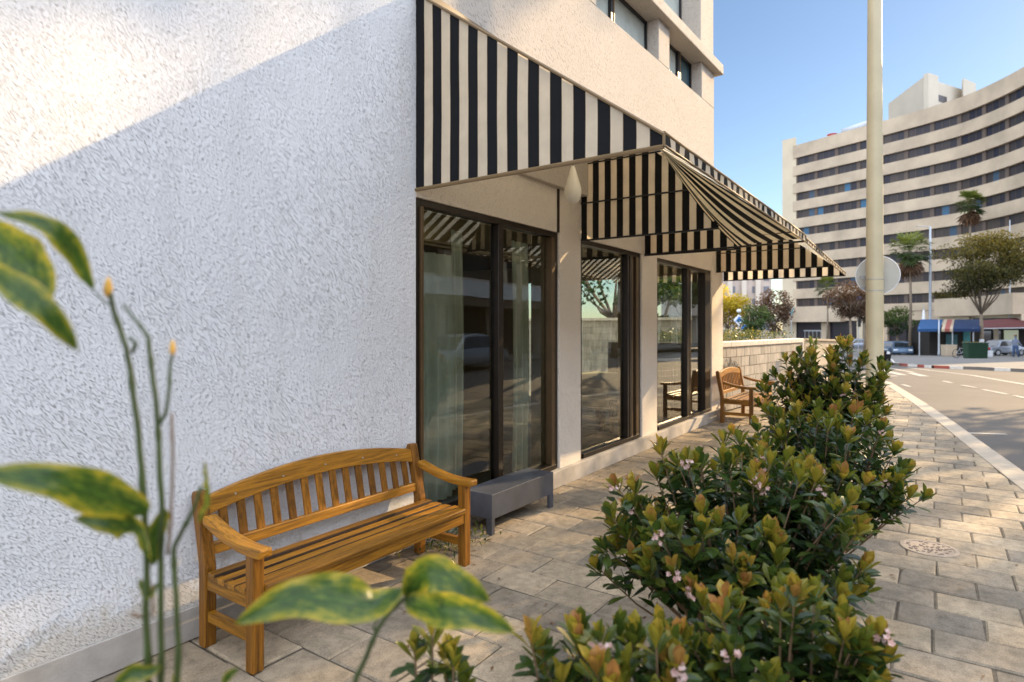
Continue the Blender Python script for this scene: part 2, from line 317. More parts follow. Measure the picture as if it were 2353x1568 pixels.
ROOT = {}
def obj(name, b, mats, parent=None, bevel=0, smooth=False, recalc=True, local=False, label=None):
    off = ROOT.get(parent.name, Vector((0, 0, 0))) if (parent and not local) else Vector((0, 0, 0))
    me = bpy.data.meshes.new(name)
    me.from_pydata([v-off for v in b.v], [], b.f)
    for m in (mats if isinstance(mats, (list, tuple)) else [mats]): me.materials.append(m)
    me.polygons.foreach_set('material_index', b.m)
    a = me.attributes.new('rnd', 'FLOAT', 'FACE'); a.data.foreach_set('value', b.r)
    l = me.attributes.new('loc', 'FLOAT_VECTOR', 'POINT'); l.data.foreach_set('vector', [c for v in b.l for c in v])
    if b.uv:
        u = me.attributes.new('luv', 'FLOAT_VECTOR', 'POINT')
        u.data.foreach_set('vector', [c for i in range(len(b.v)) for c in b.uv.get(i, (0, 0, 0))])
    if recalc:
        bm = bmesh.new(); bm.from_mesh(me); bmesh.ops.recalc_face_normals(bm, faces=bm.faces); bm.to_mesh(me); bm.free()
    if smooth: me.polygons.foreach_set('use_smooth', [True]*len(me.polygons))
    me.update()
    o = bpy.data.objects.new(name, me); C.objects.link(o)
    if parent: o.parent = parent; ROOT[o.name] = ROOT.get(parent.name, Vector((0, 0, 0)))
    if bevel:
        md = o.modifiers.new('bevel', 'BEVEL'); md.width = bevel; md.segments = 2; md.limit_method = 'ANGLE'; md.angle_limit = .6; md.harden_normals = False
    if label: o['label'] = label
    return o
def tag(o, label, cat, group=None):
    o['label'] = label; o['category'] = cat
    if group: o['group'] = group
    return o
def thing(name, label, cat, loc=(0, 0, 0), rz=0, group=None):
    o = bpy.data.objects.new(name, None); C.objects.link(o); o.location = loc; o.rotation_euler = (0, 0, rz); o.empty_display_size = .1
    ROOT[o.name] = Vector(loc) if rz == 0 else Vector((0, 0, 0)); return tag(o, label, cat, group)
def struct(o): o['kind'] = 'structure'; return o
def kids(o): return [c for c in bpy.data.objects if c.parent == o]
def dup(root, loc, rz, label, group):
    r = root.copy(); C.objects.link(r); r.location = loc; r.rotation_euler = (0, 0, rz); r['label'] = label
    if group: r['group'] = group
    for ch in kids(root):
        c = ch.copy(); C.objects.link(c); c.parent = r
        for g in kids(ch): d = g.copy(); C.objects.link(d); d.parent = c
    return r
ANG_U = math.atan2(UY, UX)

# ================================================================== SETTING: road, pavements
b = B()
xs = [-160+i*10 for i in range(45)]; ys = [-60, -30, 0, 10, 16]+[20+i*2.5 for i in range(24)]+[90, 120, 180, 260, 500]
I = [[b.V((x*1.0, y, G(y)-.12)) for y in ys] for x in xs]
for i in range(len(xs)-1):
    for j in range(len(ys)-1): b.F((I[i][j], I[i+1][j], I[i+1][j+1], I[i][j+1]))
struct(obj('road', b, M_ROAD))

KL = [(-6, 5.2), (0, 4.75), (4, 4.35), (7.717, 3.852), (10.83, 3.415), (12.36, 3.21), (15.46, 2.745), (20.69, 1.877)]
def pk(t):
    for (a, pa), (c, pc) in zip(KL, KL[1:]):
        if t <= c: return pa+(pc-pa)*(t-a)/(c-a)
    return KL[-1][1]
kpts = []
for i in range(len(KL)-1):
    for k in range(6):
        f = k/6; t_ = KL[i][0]+(KL[i+1][0]-KL[i][0])*f; kpts.append(W(t_, pk(t_), 0))
kpts += [W(20.69, 1.877, 0)]+[Vector(q) for q in [(11.2, 20, 0), (10.9, 22, 0), (9.6, 23.6, 0), (7, 24.5, 0), (0, 25, 0), (-20, 25, 0)]]
# bed below the pavers
b = B(); pl = [(-40, -4), (-40, 25)]
def sheet_from_line(line, zf, back):
    b = B()
    for a, c in zip(line, line[1:]): pass
    return b
b = B(); cc = b.V((-6, 8, -.012)); ring = [b.V((q.x, q.y, -.012)) for q in kpts]+[b.V((-30, 25, -.012)), b.V((-30, -8, -.012)), b.V(W(-6, 5.2, -.012))]
for i in range(len(ring)-1): b.F((cc, ring[i], ring[i+1]))
struct(obj('pavement_bed', b, M_JOINT))
random.seed(5)
b = B(W)
ct, lp = .288, .40
row = 0; t0 = .2
while t0 < 20.6:
    wz = ct if True else ct
    off = (row % 2)*lp/2+random.uniform(-.03, .03)
    p0 = -.45+off
    while p0 < 5:
        a, c = max(p0, -.02 if t0 < 11.4 else -1.2), p0+lp-.008
        kk = pk(t0+ct/2)+.03
        if a < kk and c > a+.04:
            c = min(c, kk); g = .009; ch = .009
            dz = random.uniform(-.005, .002); tx = random.uniform(-.0035, .0035); ty = random.uniform(-.0035, .0035); r = random.random()
            j = lambda: random.uniform(-.0045, .0045)
            t1 = t0+ct-g
            o4 = [(t0+j(), a+j()), (t1+j(), a+j()), (t1+j(), c+j()), (t0+j(), c+j())]
            zz = [dz+tx, dz+tx+ty, dz+ty, dz]
            lo = [b.V((q[0], q[1], -.02)) for q in o4]
            mid = [b.V((q[0], q[1], z-.008)) for q, z in zip(o4, zz)]
            sx = [1, -1, -1, 1]; sy = [1, 1, -1, -1]
            hi = [b.V((q[0]+sx[k]*ch, q[1]+sy[k]*ch, z)) for k, (q, z) in enumerate(zip(o4, zz))]
            for k in range(4):
                n_ = (k+1) % 4; b.F((lo[k], lo[n_], mid[n_], mid[k]), 0, r); b.F((mid[k], mid[n_], hi[n_], hi[k]), 0, r)
            b.F(hi, 0, r)
        p0 += lp
    t0 += ct; row += 1
struct(obj('sidewalk', b, M_PAVE))
# kerb stones
b = B(); nx = []
for i, q in enumerate(kpts):
    d = (kpts[min(i+1, len(kpts)-1)]-kpts[max(i-1, 0)]).normalized(); nx.append(Vector((d.y, -d.x, 0)))
dist = 0
for i in range(len(kpts)-1):
    L = (kpts[i+1]-kpts[i]).length; n_ = max(1, round(L/.8)); r = random.random()
    for k in range(n_):
        r = random.random()
        f0, f1 = k/n_+.004, (k+1)/n_-.004
        A, Bq = kpts[i].lerp(kpts[i+1], f0), kpts[i].lerp(kpts[i+1], f1); n0, n1 = nx[i].lerp(nx[i+1], f0), nx[i].lerp(nx[i+1], f1)
        b.hexa([A+Vector((0, 0, -.3)), A+n0*.26+Vector((0, 0, -.3)), Bq+n1*.26+Vector((0, 0, -.3)), Bq+Vector((0, 0, -.3)),
                A+Vector((0, 0, .008)), A+n0*.24+Vector((0, 0, .008)), Bq+n1*.24+Vector((0, 0, .008)), Bq+Vector((0, 0, .008))], 0, r)
struct(obj('kerb', b, M_KERB, bevel=.008))
# far pavements
def gsheet(name, front, back, mat, off=0.0, n=14):
    b = B(); m_ = len(front)
    I = [[b.V((Vector(f).lerp(Vector(q), (k/n)**1.5).x, Vector(f).lerp(Vector(q), (k/n)**1.5).y, G(Vector(f).lerp(Vector(q), (k/n)**1.5).y)+off)) for k in range(n+1)] for f, q in zip(front, back)]
    for i in range(m_-1):
        for k in range(n): b.F((I[i][k], I[i+1][k], I[i+1][k+1], I[i][k+1]))
    return struct(obj(name, b, mat))
isl_px = [(2046, 826), (2052, 833), (2075, 836.2), (2107, 838.5), (2140, 840.3), (2176, 841.6), (2238, 843.4), (2278, 845.4), (2353, 848.6), (2450, 853), (2600, 860)]
isl = [gp(x, y) for x, y in isl_px]
back = [Vector((30+i*5.5, 112-i*3, 0)) for i in range(len(isl))]
gsheet('island_pavement', [(q.x, q.y) + (0,) for q in isl], back, M_FARPAVE)
hp = [gp(x, 803, 0) for x in (1700, 1800, 1900, 2000, 2050)]
gsheet('hotel_pavement', hp, [Vector((q.x+14, q.y+45, 0)) for q in hp], M_FARPAVE, .004)
b = B(W); b.poly([(11.25, -.9, -.004), (22, -.9, -.004), (22, -9, -.004), (11.25, -9, -.004)]); struct(obj('courtyard_paving', b, M_PAVE))
# painted kerb of the island
b = B(); cols = []
seg = [isl[0]]
for a, c in zip(isl, isl[1:]):
    n_ = max(1, int((c-a).length/.5))
    for k in range(1, n_+1): seg.append(a.lerp(c, k/n_))
dist = 0
def kcol(x):
    for a, c, m in [(2065, 2084, 0), (2106, 2127, 0), (2156, 2188, 0), (2222, 2258, 2), (2306, 2352, 2), (2390, 2440, 2)]:
        if a <= x <= c: return m
    return 1
for a, c in zip(seg, seg[1:]):
    x = CX+FPX*((a+c)/2).x/((a+c)/2).y
    n0 = Vector((0, -.16, 0)); up = Vector((0, 0, .012)); dn = Vector((0, 0, -.2))
    b.hexa([a+n0+dn, c+n0+dn, c+dn, a+dn, a+n0+up, c+n0+up, c+up, a+up], kcol(x), .5)
struct(obj('painted_kerb', b, [M_KRED, M_KWHITE, M_KGREY]))
# road markings
b = B()
def mark(pl, w0):
    P = [gp(x, y, -.115) for x, y in pl]
    for a, c in zip(P, P[1:]):
        d = (c-a).normalized(); n = Vector((-d.y, d.x, 0))*w0/2; b.poly([a-n, c-n, c+n, a+n])
mark([(2085, 844.5), (2101, 847), (2165, 854.6), (2235, 863), (2353, 883.5), (2480, 912)], .16)
mark([(2166, 875.6), (2189, 880.5)], .12); mark([(2208, 885), (2242, 891)], .12); mark([(2257, 895), (2314, 906)], .12)
mark([(2330, 909), (2400, 925)], .12); mark([(2073, 883.6), (2090, 889)], .12); mark([(2220, 995), (2313, 998)], .1)
mark([(2026, 851), (2075, 862)], .3); mark([(2000, 864), (2060, 864)], .3); mark([(2090, 857), (2125, 865)], .3); mark([(2040, 846), (2100, 856)], .2)
mark([(2050, 830), (2078, 838.5)], .15)
struct(obj('road_markings', b, M_LINE))

# ================================================================== WHITE BUILDING
bld = thing('white_building', 'white stucco corner building with tall shop windows and cream upper storey', 'building', W(5.8, 0, 0))
TH = .35
b = B(W); b.box(-5, 3.288, -TH, 0, 0, 10, 0); obj('stucco_wall', b, M_WHITE, bld, label='bright white trowelled stucco side wall')
b = B(W); b.box(-5, 3.25, .001, .012, 0, .165, 0); b.box(3.3, 11.19, -.12, .055, 0, .165, 0); obj('plinth', b, M_PLINTH, bld, bevel=.008)
# columns
for a, c in ((5.378, 5.842), (7.511, 8.043), (10.536, 11.215)):
    b = B(W); b.box(a, c, -TH, .0, 0, 3.9); obj('column', b, M_CREAM, bld, bevel=.012)
# lintels
for a, c in ((3.288, 5.378), (5.842, 7.511), (8.043, 10.536)):
    b = B(W); b.box(a, c, -TH+.02, -.004, 2.56, 3.0 if a < 4 else 3.9); obj('lintel', b, M_CREAM, bld)
b = B(W); b.box(3.3, 5.37, -.16, -.15, 3.0, 3.9); obj('transom_pane', b, M_DARKGL, bld)
b = B(W); b.box(5.335, 5.376, -.09, .004, 2.56, 3.9); obj('transom_frame', b, M_BRONZE, bld)
b = B(W); b.box(5.14, 5.24, -.149, -.06, 3.0, 3.9); obj('transom_frame', b, M_BLACKM, bld)
# windows
def shopwin(t0, t1, mulls, z0=.17, z1=2.56, fr=.055, first=M_BRONZE):
    b = B(W); d0, d1 = -.10, -.02
    b.box(t0, t0+fr, d0, d1, z0, z1); b.box(t1-fr, t1, d0, d1, z0, z1); b.box(t0+fr, t1-fr, d0+.002, d1-.002, z1-fr, z1); b.box(t0+fr, t1-fr, d0+.002, d1+.02, z0, z0+.05)
    for m, w_ in mulls: b.box(m-w_/2, m+w_/2, d0+.004, d1+.012, z0+.05, z1-fr)
    f = obj('window', b, first, bld, bevel=.006)
    ed = [t0+fr]+[x for m, w_ in mulls for x in (m-w_/2, m+w_/2)]+[t1-fr]
    for i in range(0, len(ed), 2):
        b = B(W); b.poly([(ed[i], -.06-.012*(i//2 % 2), z0+.05), (ed[i+1], -.06-.012*(i//2 % 2), z0+.05), (ed[i+1], -.06-.012*(i//2 % 2), z1-fr), (ed[i], -.06-.012*(i//2 % 2), z1-fr)]); obj('pane', b, M_GLASS, f, recalc=False)
    return f
shopwin(3.30, 5.376, [(4.375, .075)])
f2 = shopwin(5.842, 7.50, [(7.10, .05)])
f3 = shopwin(8.045, 10.534, [(9.365, .13)])
b = B(W)
for k, (a, c, d) in enumerate([(7.14, 7.20, .0), (7.215, 7.28, -.02), (7.29, 7.35, -.035), (7.36, 7.44, -.01)]): b.box(a, c, -.12, -.005+d, .20, 2.5, k % 2)
obj('sliding_frame', b, [M_BRONZE, M_BRONZE2], f2, bevel=.004)
b = B(W); b.box(10.2, 10.48, -.13, -.006, .18, 2.5); b.box(9.43, 9.46, -.1, -.0, .22, 2.5, 1); obj('sliding_frame', b, [M_BRONZE, M_BRONZE2], f3, bevel=.004)
for q in ((3.345, 3.375, -.09, .0), (5.24, 5.30, -.1, -.006)):
    b = B(W); b.box(*q, .22, 2.5); obj('frame_trim', b, M_BRONZE2, bld, bevel=.003)
# room
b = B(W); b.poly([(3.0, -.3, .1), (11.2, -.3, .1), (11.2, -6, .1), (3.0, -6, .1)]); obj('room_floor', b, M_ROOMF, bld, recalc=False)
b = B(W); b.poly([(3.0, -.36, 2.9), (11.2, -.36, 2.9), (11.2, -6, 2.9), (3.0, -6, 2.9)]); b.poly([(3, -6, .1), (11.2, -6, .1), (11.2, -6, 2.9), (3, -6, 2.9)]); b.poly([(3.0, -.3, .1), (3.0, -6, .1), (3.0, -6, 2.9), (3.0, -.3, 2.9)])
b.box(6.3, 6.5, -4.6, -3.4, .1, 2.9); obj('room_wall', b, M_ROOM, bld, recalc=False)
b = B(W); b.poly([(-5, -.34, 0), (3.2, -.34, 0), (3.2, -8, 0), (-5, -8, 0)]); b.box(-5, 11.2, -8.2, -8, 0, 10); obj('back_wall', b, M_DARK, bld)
# upper storey (turned slightly out of the shop-front plane)
U2 = Vector((.596, .803, 0)); V2 = Vector((.803, -.596, 0)); P0 = W(3.288, 0, 0)
def W2(q, r, z): return P0+U2*q+V2*r+Vector((0, 0, z))
SZ, LZ0, LZ1, QE = 5.115, 5.67, 5.83, 6.64
b = B(W2); b.box(.004, QE, -.5, 0, 3.9-.9, SZ, 0); obj('upper_wall', b, M_CREAM2, bld, bevel=.01)
for a, c in ((.004, 2.735), (4.43, 4.80), (6.067, QE)):
    b = B(W2); b.box(a, c, -.5, 0, SZ+.0005, LZ0); obj('pier', b, M_CREAM2, bld, bevel=.008)
b = B(W2); b.box(.004, QE+.14, -.5, .11, LZ0+.0005, LZ1); obj('ledge', b, M_CREAM2, bld, bevel=.012)
b = B(W2); b.box(.004, 4.0, -.5, -.0, LZ1+.0005, 9); b.box(6.02, QE-.03, -.5, -.0, LZ1+.0005, 9); b.box(4.0, 6.02, -.5, -.33, 8.2, 9); obj('top_storey_wall', b, M_CREAM2, bld, bevel=.01)
def upwin(a, c, m, z0, z1, r0, mats, gold=0):
    b = B(W2); fr = .035
    b.box(a, a+fr, r0-.04, r0, z0, z1); b.box(c-fr, c, r0-.04, r0, z0, z1); b.box(m-.03, m+.03, r0-.04, r0+.012, z0, z1); b.box(a+fr, c-fr, r0-.04, r0-.002, z1-fr, z1); b.box(m+.03, m+.05, r0-.03, r0+.02, z0, z1, 1)
    f = obj('upper_window', b, [M_BLACKM, M_BRASS], bld)
    for (x0, x1), mm in zip(((a+fr, m-.03), (m+.05, c-fr)), mats):
        b = B(W2); b.poly([(x0, r0-.03, z0), (x1, r0-.03, z0), (x1, r0-.03, z1-fr), (x0, r0-.03, z1-fr)]); obj('pane', b, mm, f, recalc=False)
upwin(2.735, 4.43, 3.40, SZ+.001, LZ0, -.16, (M_FROST, M_FROST)); upwin(4.80, 6.067, 5.52, SZ+.001, LZ0, -.16, (M_FROST, M_BLUEGL))
upwin(4.0, 6.02, 5.2, LZ1+.001, 8.2, -.3, (M_FROST, M_FROST))
b = B(W); b.box(-5, 11.2, -8, -.3, 9.6, 9.8); obj('roof', b, M_DARK, bld)
b = B(W); b.box(11.1, 11.19, -8, -.36, 2.55, 9.6); b.box(11.1, 11.19, -8, -4.2, 0, 2.548); obj('end_wall', b, M_CREAM, bld)
for q in (-.42, -1.6, -2.9, -4.17):
    b = B(W); b.box(11.12, 11.17, q-.05, q, .1, 2.54); obj('rear_window_frame', b, M_BRONZE, bld)
b = B(W); b.poly([(11.14, -.4, .1), (11.14, -4.2, .1), (11.14, -4.2, 2.54), (11.14, -.4, 2.54)]); obj('rear_window_pane', b, M_GLASSG, bld, recalc=False)

# ================================================================== AWNINGS
HT = 4.056   # height of the fixing line on the wall
def hyp(p, P, zf, zt=HT): return zt+(zf-zt)*p/P
def awning(t0, t1, P0_, P1_, zf0, zf1, val, label):
    """slope from wall line HT down to front rail (t,P,zf); stripes along the slope"""
    root = thing('striped_awning', label, 'awning', W(t0, 0, zf0), group='black and cream striped awnings over the shop windows')
    n = max(1, round((t1-t0)/.0835)); n += (n+1) % 2
    b = B(W)
    def fn(u, v):
        t = t0+(t1-t0)*u; P = P0_+(P1_-P0_)*u; zf = zf0+(zf1-zf0)*u
        p = P*v; sag = .05*math.sin(PI*v)*(.5+.5*math.sin(u*9)); return (t, p+.003, HT+(zf-HT)*v-sag)
    b.grid(fn, n, 10, lambda i, j: i % 2)
    cn = obj('canopy', b, [M_CBLACK, M_CGLOW], root, recalc=False)
    b = B(W)
    def fv(u, v):
        t = t0+(t1-t0)*u; P = P0_+(P1_-P0_)*u; zf = zf0+(zf1-zf0)*u
        return (t, P+.006+.006*math.sin(u*n*1.3)*v, zf-val*v+.005*math.sin(u*n*.9)*v)
    b.grid(fv, n*2, 2, lambda i, j: (i//2) % 2); obj('valance', b, [M_CBLACK, M_CCREAM], root, recalc=False)
    b = B(W); b.tube([(t0, P0_, zf0+.01), (t1, P1_, zf1+.01)], .012, 8); b.tube([(t0, P0_+.004, zf0-val-.002), (t1, P1_+.004, zf1-val-.002)], .008, 6); obj('front_rail', b, M_BRASS, root)
    b = B(W); b.box(t0, t1, .001, .05, HT-.05, HT+.03); obj('wall_bracket', b, M_BRASS, root)
    return root
def cheek(root, t, P, zb, zf, n, p0=.0, zt=HT, first=0, poly=None, name='side_panel', bars=()):
    b = B(W); w_ = (P-p0)/n
    top = (lambda p: hyp(p, P, zf, zt)) if poly is None else (lambda p: min(poly(p), hyp(p, 1.9, 2.62)-.07))
    for i in range(n):
        a, c = p0+w_*i, p0+w_*(i+1)
        za, zc = top(a), top(c)
        seam = .0016
        rp = lambda p_, z_: .004*math.sin(p_*5.3+z_*2.1)*math.sin(PI*min(1, max(0, (z_-zb)/max(.01, top(p_)-zb))))+.0012*math.sin(z_*11-p_*4)*min(1, (z_-zb)*4)
        for q in range(8):
            l0, l1 = za*(q/8)+zb*(1-q/8), za*((q+1)/8)+zb*(1-(q+1)/8); r0, r1 = zc*(q/8)+zb*(1-q/8), zc*((q+1)/8)+zb*(1-(q+1)/8)
            b.poly([(t+rp(a, l0), a+seam, l0), (t+rp(c, r0), c-seam, r0), (t+rp(c, r1), c-seam, r1), (t+rp(a, l1), a+seam, l1)], (i+first) % 2)
        [b.poly([(t+.0025+rp(c, zb+(zc-zb)*q/8), c-seam*2, zb+(zc-zb)*q/8), (t+.0025+rp(c, zb+(zc-zb)*q/8), c+seam*2, zb+(zc-zb)*q/8), (t+.0025+rp(c, zb+(zc-zb)*(q+1)/8), c+seam*2, zb+(zc-zb)*(q+1)/8), (t+.0025+rp(c, zb+(zc-zb)*(q+1)/8), c-seam*2, zb+(zc-zb)*(q+1)/8)], 2) for q in range(8)]
    o = obj(name, b, [M_CBLACK, M_CCREAM, M_BRASS], root, recalc=False)
    b = B(W); b.box(t-.008, t+.008, p0, P, zb-.018, zb); 
    obj('bottom_bar', b, M_BLACKM if name != 'side_panel' else M_BRASS, root)
    if bars:
        b = B(W)
        for z, pe in bars: b.box(t-.012, t-.004, p0, pe, z-.008, z+.008)
        obj('cross_bar', b, M_BLACKM, root)
    return o
A1 = awning(3.288, 5.842, 1.892, 1.90, 2.675, 2.665, .06, 'nearest striped awning with tall triangular side panel facing the street')
cheek(A1, 3.288, 1.892, 2.615, 2.675, 23)
b = B(W)
b.tube([(3.286, .0, HT), (3.286, 1.892, 2.678)], .011, 6); b.tube([(3.286, 0, 2.61), (3.286, 1.892, 2.61)], .012, 6); b.tube([(3.286, 1.893, 2.61), (3.286, 1.893, 2.68)], .009, 6); obj('side_frame', b, M_BRASS, A1)
A2 = awning(5.842, 7.61, 1.90, 1.93, 2.665, 2.63, .06, 'middle striped awning with slack bulging underside over the second window')
cheek(A2, 5.842, 1.46, 2.541, 2.541, 21, poly=lambda p: 3.98-(max(0, p-.5))*1.45 if p < .9 else 3.40-(p-.9)*1.5, name='inner_panel', first=0, bars=((2.93, 1.2), (3.35, .9)))
cheek(A2, 7.60, 1.22, 2.55, 2.55, 15, poly=lambda p: 3.9 if p < .3 else 3.9-(p-.3)*1.42, name='inner_panel')
# slack underside of the middle canopy, gathered at its near corner
b = B(W); NS = 15
Aq = Vector((3.36, 1.84, 2.625)); Bq = Vector((7.59, 1.925, 2.60)); Cq = Vector((7.58, 1.18, 2.57))
def fl(u, v):
    e = Cq.lerp(Bq, v); q = Aq.lerp(e, u**.97)
    fold = .018*math.sin(v*26)*(1-v)*math.sin(PI*min(1, u*1.0))
    q.z += fold-.035*math.sin(PI*u)*math.sin(PI*v)+.02*math.sin(PI*v)*u; q.y -= .05*math.sin(PI*u)*(1-v); return q
ev = []; s_ = 0
widths = [.30+1.5*math.sin(PI*min(1, (i/NS))**1.25) for i in range(NS)]; tot = sum(widths); acc = [0]
for x in widths: acc.append(acc[-1]+x/tot)
Iu = [[b.V(fl(i/24, acc[j//2]+(acc[j//2+1]-acc[j//2])*(j % 2)/2 if j < 2*NS else 1.0)) for j in range(2*NS+1)] for i in range(25)]
for i in range(24):
    for j in range(2*NS): b.F((Iu[i][j], Iu[i+1][j], Iu[i+1][j+1], Iu[i][j+1]), (j//2) % 2)
obj('slack_lining', b, [M_CBLACK, M_CGLOW], A2, recalc=False, smooth=True)
b = B(W); b.tube([(6.95, 1.25, 2.60), (6.95, 1.9, 2.60)], .008, 6); b.tube([(7.59, 0, 2.55), (7.59, 1.92, 2.575)], .012, 6, 0); obj('arm', b, M_BLACKM, A2)
A3 = awning(7.64, 11.25, 1.93, 1.942, 2.60, 2.475, .035, 'farthest striped awning ending past the last column')
cheek(A3, 10.79, 1.76, 2.565, 2.62, 21, name='inner_panel', zt=3.95, bars=((2.88, 1.4),))
cheek(A3, 11.24, 1.942, 2.445, 2.475, 23, name='inner_panel')
# pendant lamp under the first awning
L = thing('pendant_lamp', 'small white teardrop pendant lamp hanging under the nearest striped awning', 'lamp', W(5.2, .55, 2.9))
pc = W(4.9, .42, 2.86)
b = B(); prof = [(.012, .21), (.022, .19), (.04, .13), (.064, .05), (.078, 0), (.078, -.045), (.065, -.095), (.035, -.125), (.005, -.133)]
b.lathe(pc, prof[::-1], 20); obj('lamp_shade', b, M_LAMPW, L, smooth=True)
b = B(); b.tube([pc+Vector((0, 0, .18)), pc+Vector((0, 0, .85))], .004, 6); obj('cord', b, M_BLACKM, L)

# ================================================================== INTERIOR THINGS
def curtain(t0, t1, p, z0, z1, amp, n, label):
    b = B(W); N_ = n*12
    def fn(u, v):
        t = t0+(t1-t0)*u; a = amp*(.5+.5*v); return (t+(.03*math.sin(v*3)), p+a*math.sin(u*n*2*PI)+.3*a*math.sin(u*n*5.1+1), z1+(z0-z1)*v)
    b.grid(fn, N_, 12); return tag(obj('curtain', b, M_CURT, None, recalc=False, smooth=True), label, 'curtain', 'pale curtains hanging inside the first shop window')
curtain(3.39, 3.92, -.20, .18, 2.2, .045, 4, 'wide pale green curtain with soft folds behind the left edge of the first shop window')
curtain(4.08, 4.24, -.34, .18, 2.45, .03, 2, 'narrow pale curtain left of the black mullion in the first shop window')
curtain(4.92, 5.22, -.28, .18, 2.45, .035, 3, 'narrow pale curtain at the right edge of the first shop window')
wl = thing('wall_lamp', 'small glowing warm wall lamp inside the first shop window', 'lamp', W(6.29, -3.6, 2.2))
b = B(W); b.box(6.22, 6.298, -3.68, -3.52, 2.1, 2.32); obj('lamp_shade', b, M_WARM, wl)
ll = bpy.data.lights.new('wall_lamp_bulb', 'POINT'); ll.energy = 9; ll.color = (1, .72, .35); ll.shadow_soft_size = .15
lo = bpy.data.objects.new('wall_lamp_bulb', ll); C.objects.link(lo); lo.location = W(6.0, -3.5, 2.3)-W(6.29, -3.6, 2.2); lo.parent = wl
# indoor dining table and chairs
def iw(t, p): return W(t, p, .1)
tb = thing('dining_table', 'cream cloth covered dining table inside behind the second shop window', 'table', iw(8.6, -1.1))
b = B(W)
b.box(7.9, 9.3, -1.6, -.7, .82, .85); b.box(7.88, 9.32, -1.62, -.68, .45, .835); obj('tablecloth', b, M_CLOTH, tb, bevel=.03)
b = B(W); [b.box(x, x+.06, y, y+.06, .1, .5) for x in (8.0, 9.15) for y in (-1.5, -.86)]; obj('table_frame', b, M_WOODZ, tb)
def chair_local(mat):
    r = thing('dining_chair', '', 'chair', (0, 0, 0), 0.0001, 'dark dining chairs inside the shop')
    b = B(); b.box(-.22, .22, -.22, .22, .43, .47); obj('seat', b, mat, r, local=True, bevel=.01)
    b = B(); b.box(-.22, .22, .19, .22, .90, .96); b.box(-.22, .22, .19, .22, .68, .72)
    for k in range(6): b.box(-.19+k*.07, -.165+k*.07, .195, .215, .47, .92)
    obj('backrest', b, mat, r, local=True)
    for sx in (-1, 1):
        for y in (-.2, .205): 
            b = B(); b.box(sx*.2-.02, sx*.2+.02, y-.02, y+.02, 0, .95 if y > 0 else .43); obj('leg', b, mat, r, local=True)
    return r
ch = chair_local(M_BLACKM); ch.location = iw(8.15, -.45); ch.rotation_euler.z = ANG_U+PI; ch['label'] = 'dark slatted dining chair drawn up to the window side of the indoor table'
dup(ch, iw(9.0, -.42), ANG_U+PI, 'dark dining chair at the far end of the indoor table', 'dark dining chairs inside the shop')
dup(ch, iw(9.75, -1.1), ANG_U-PI/2, 'dark dining chair behind the third shop window', 'dark dining chairs inside the shop')

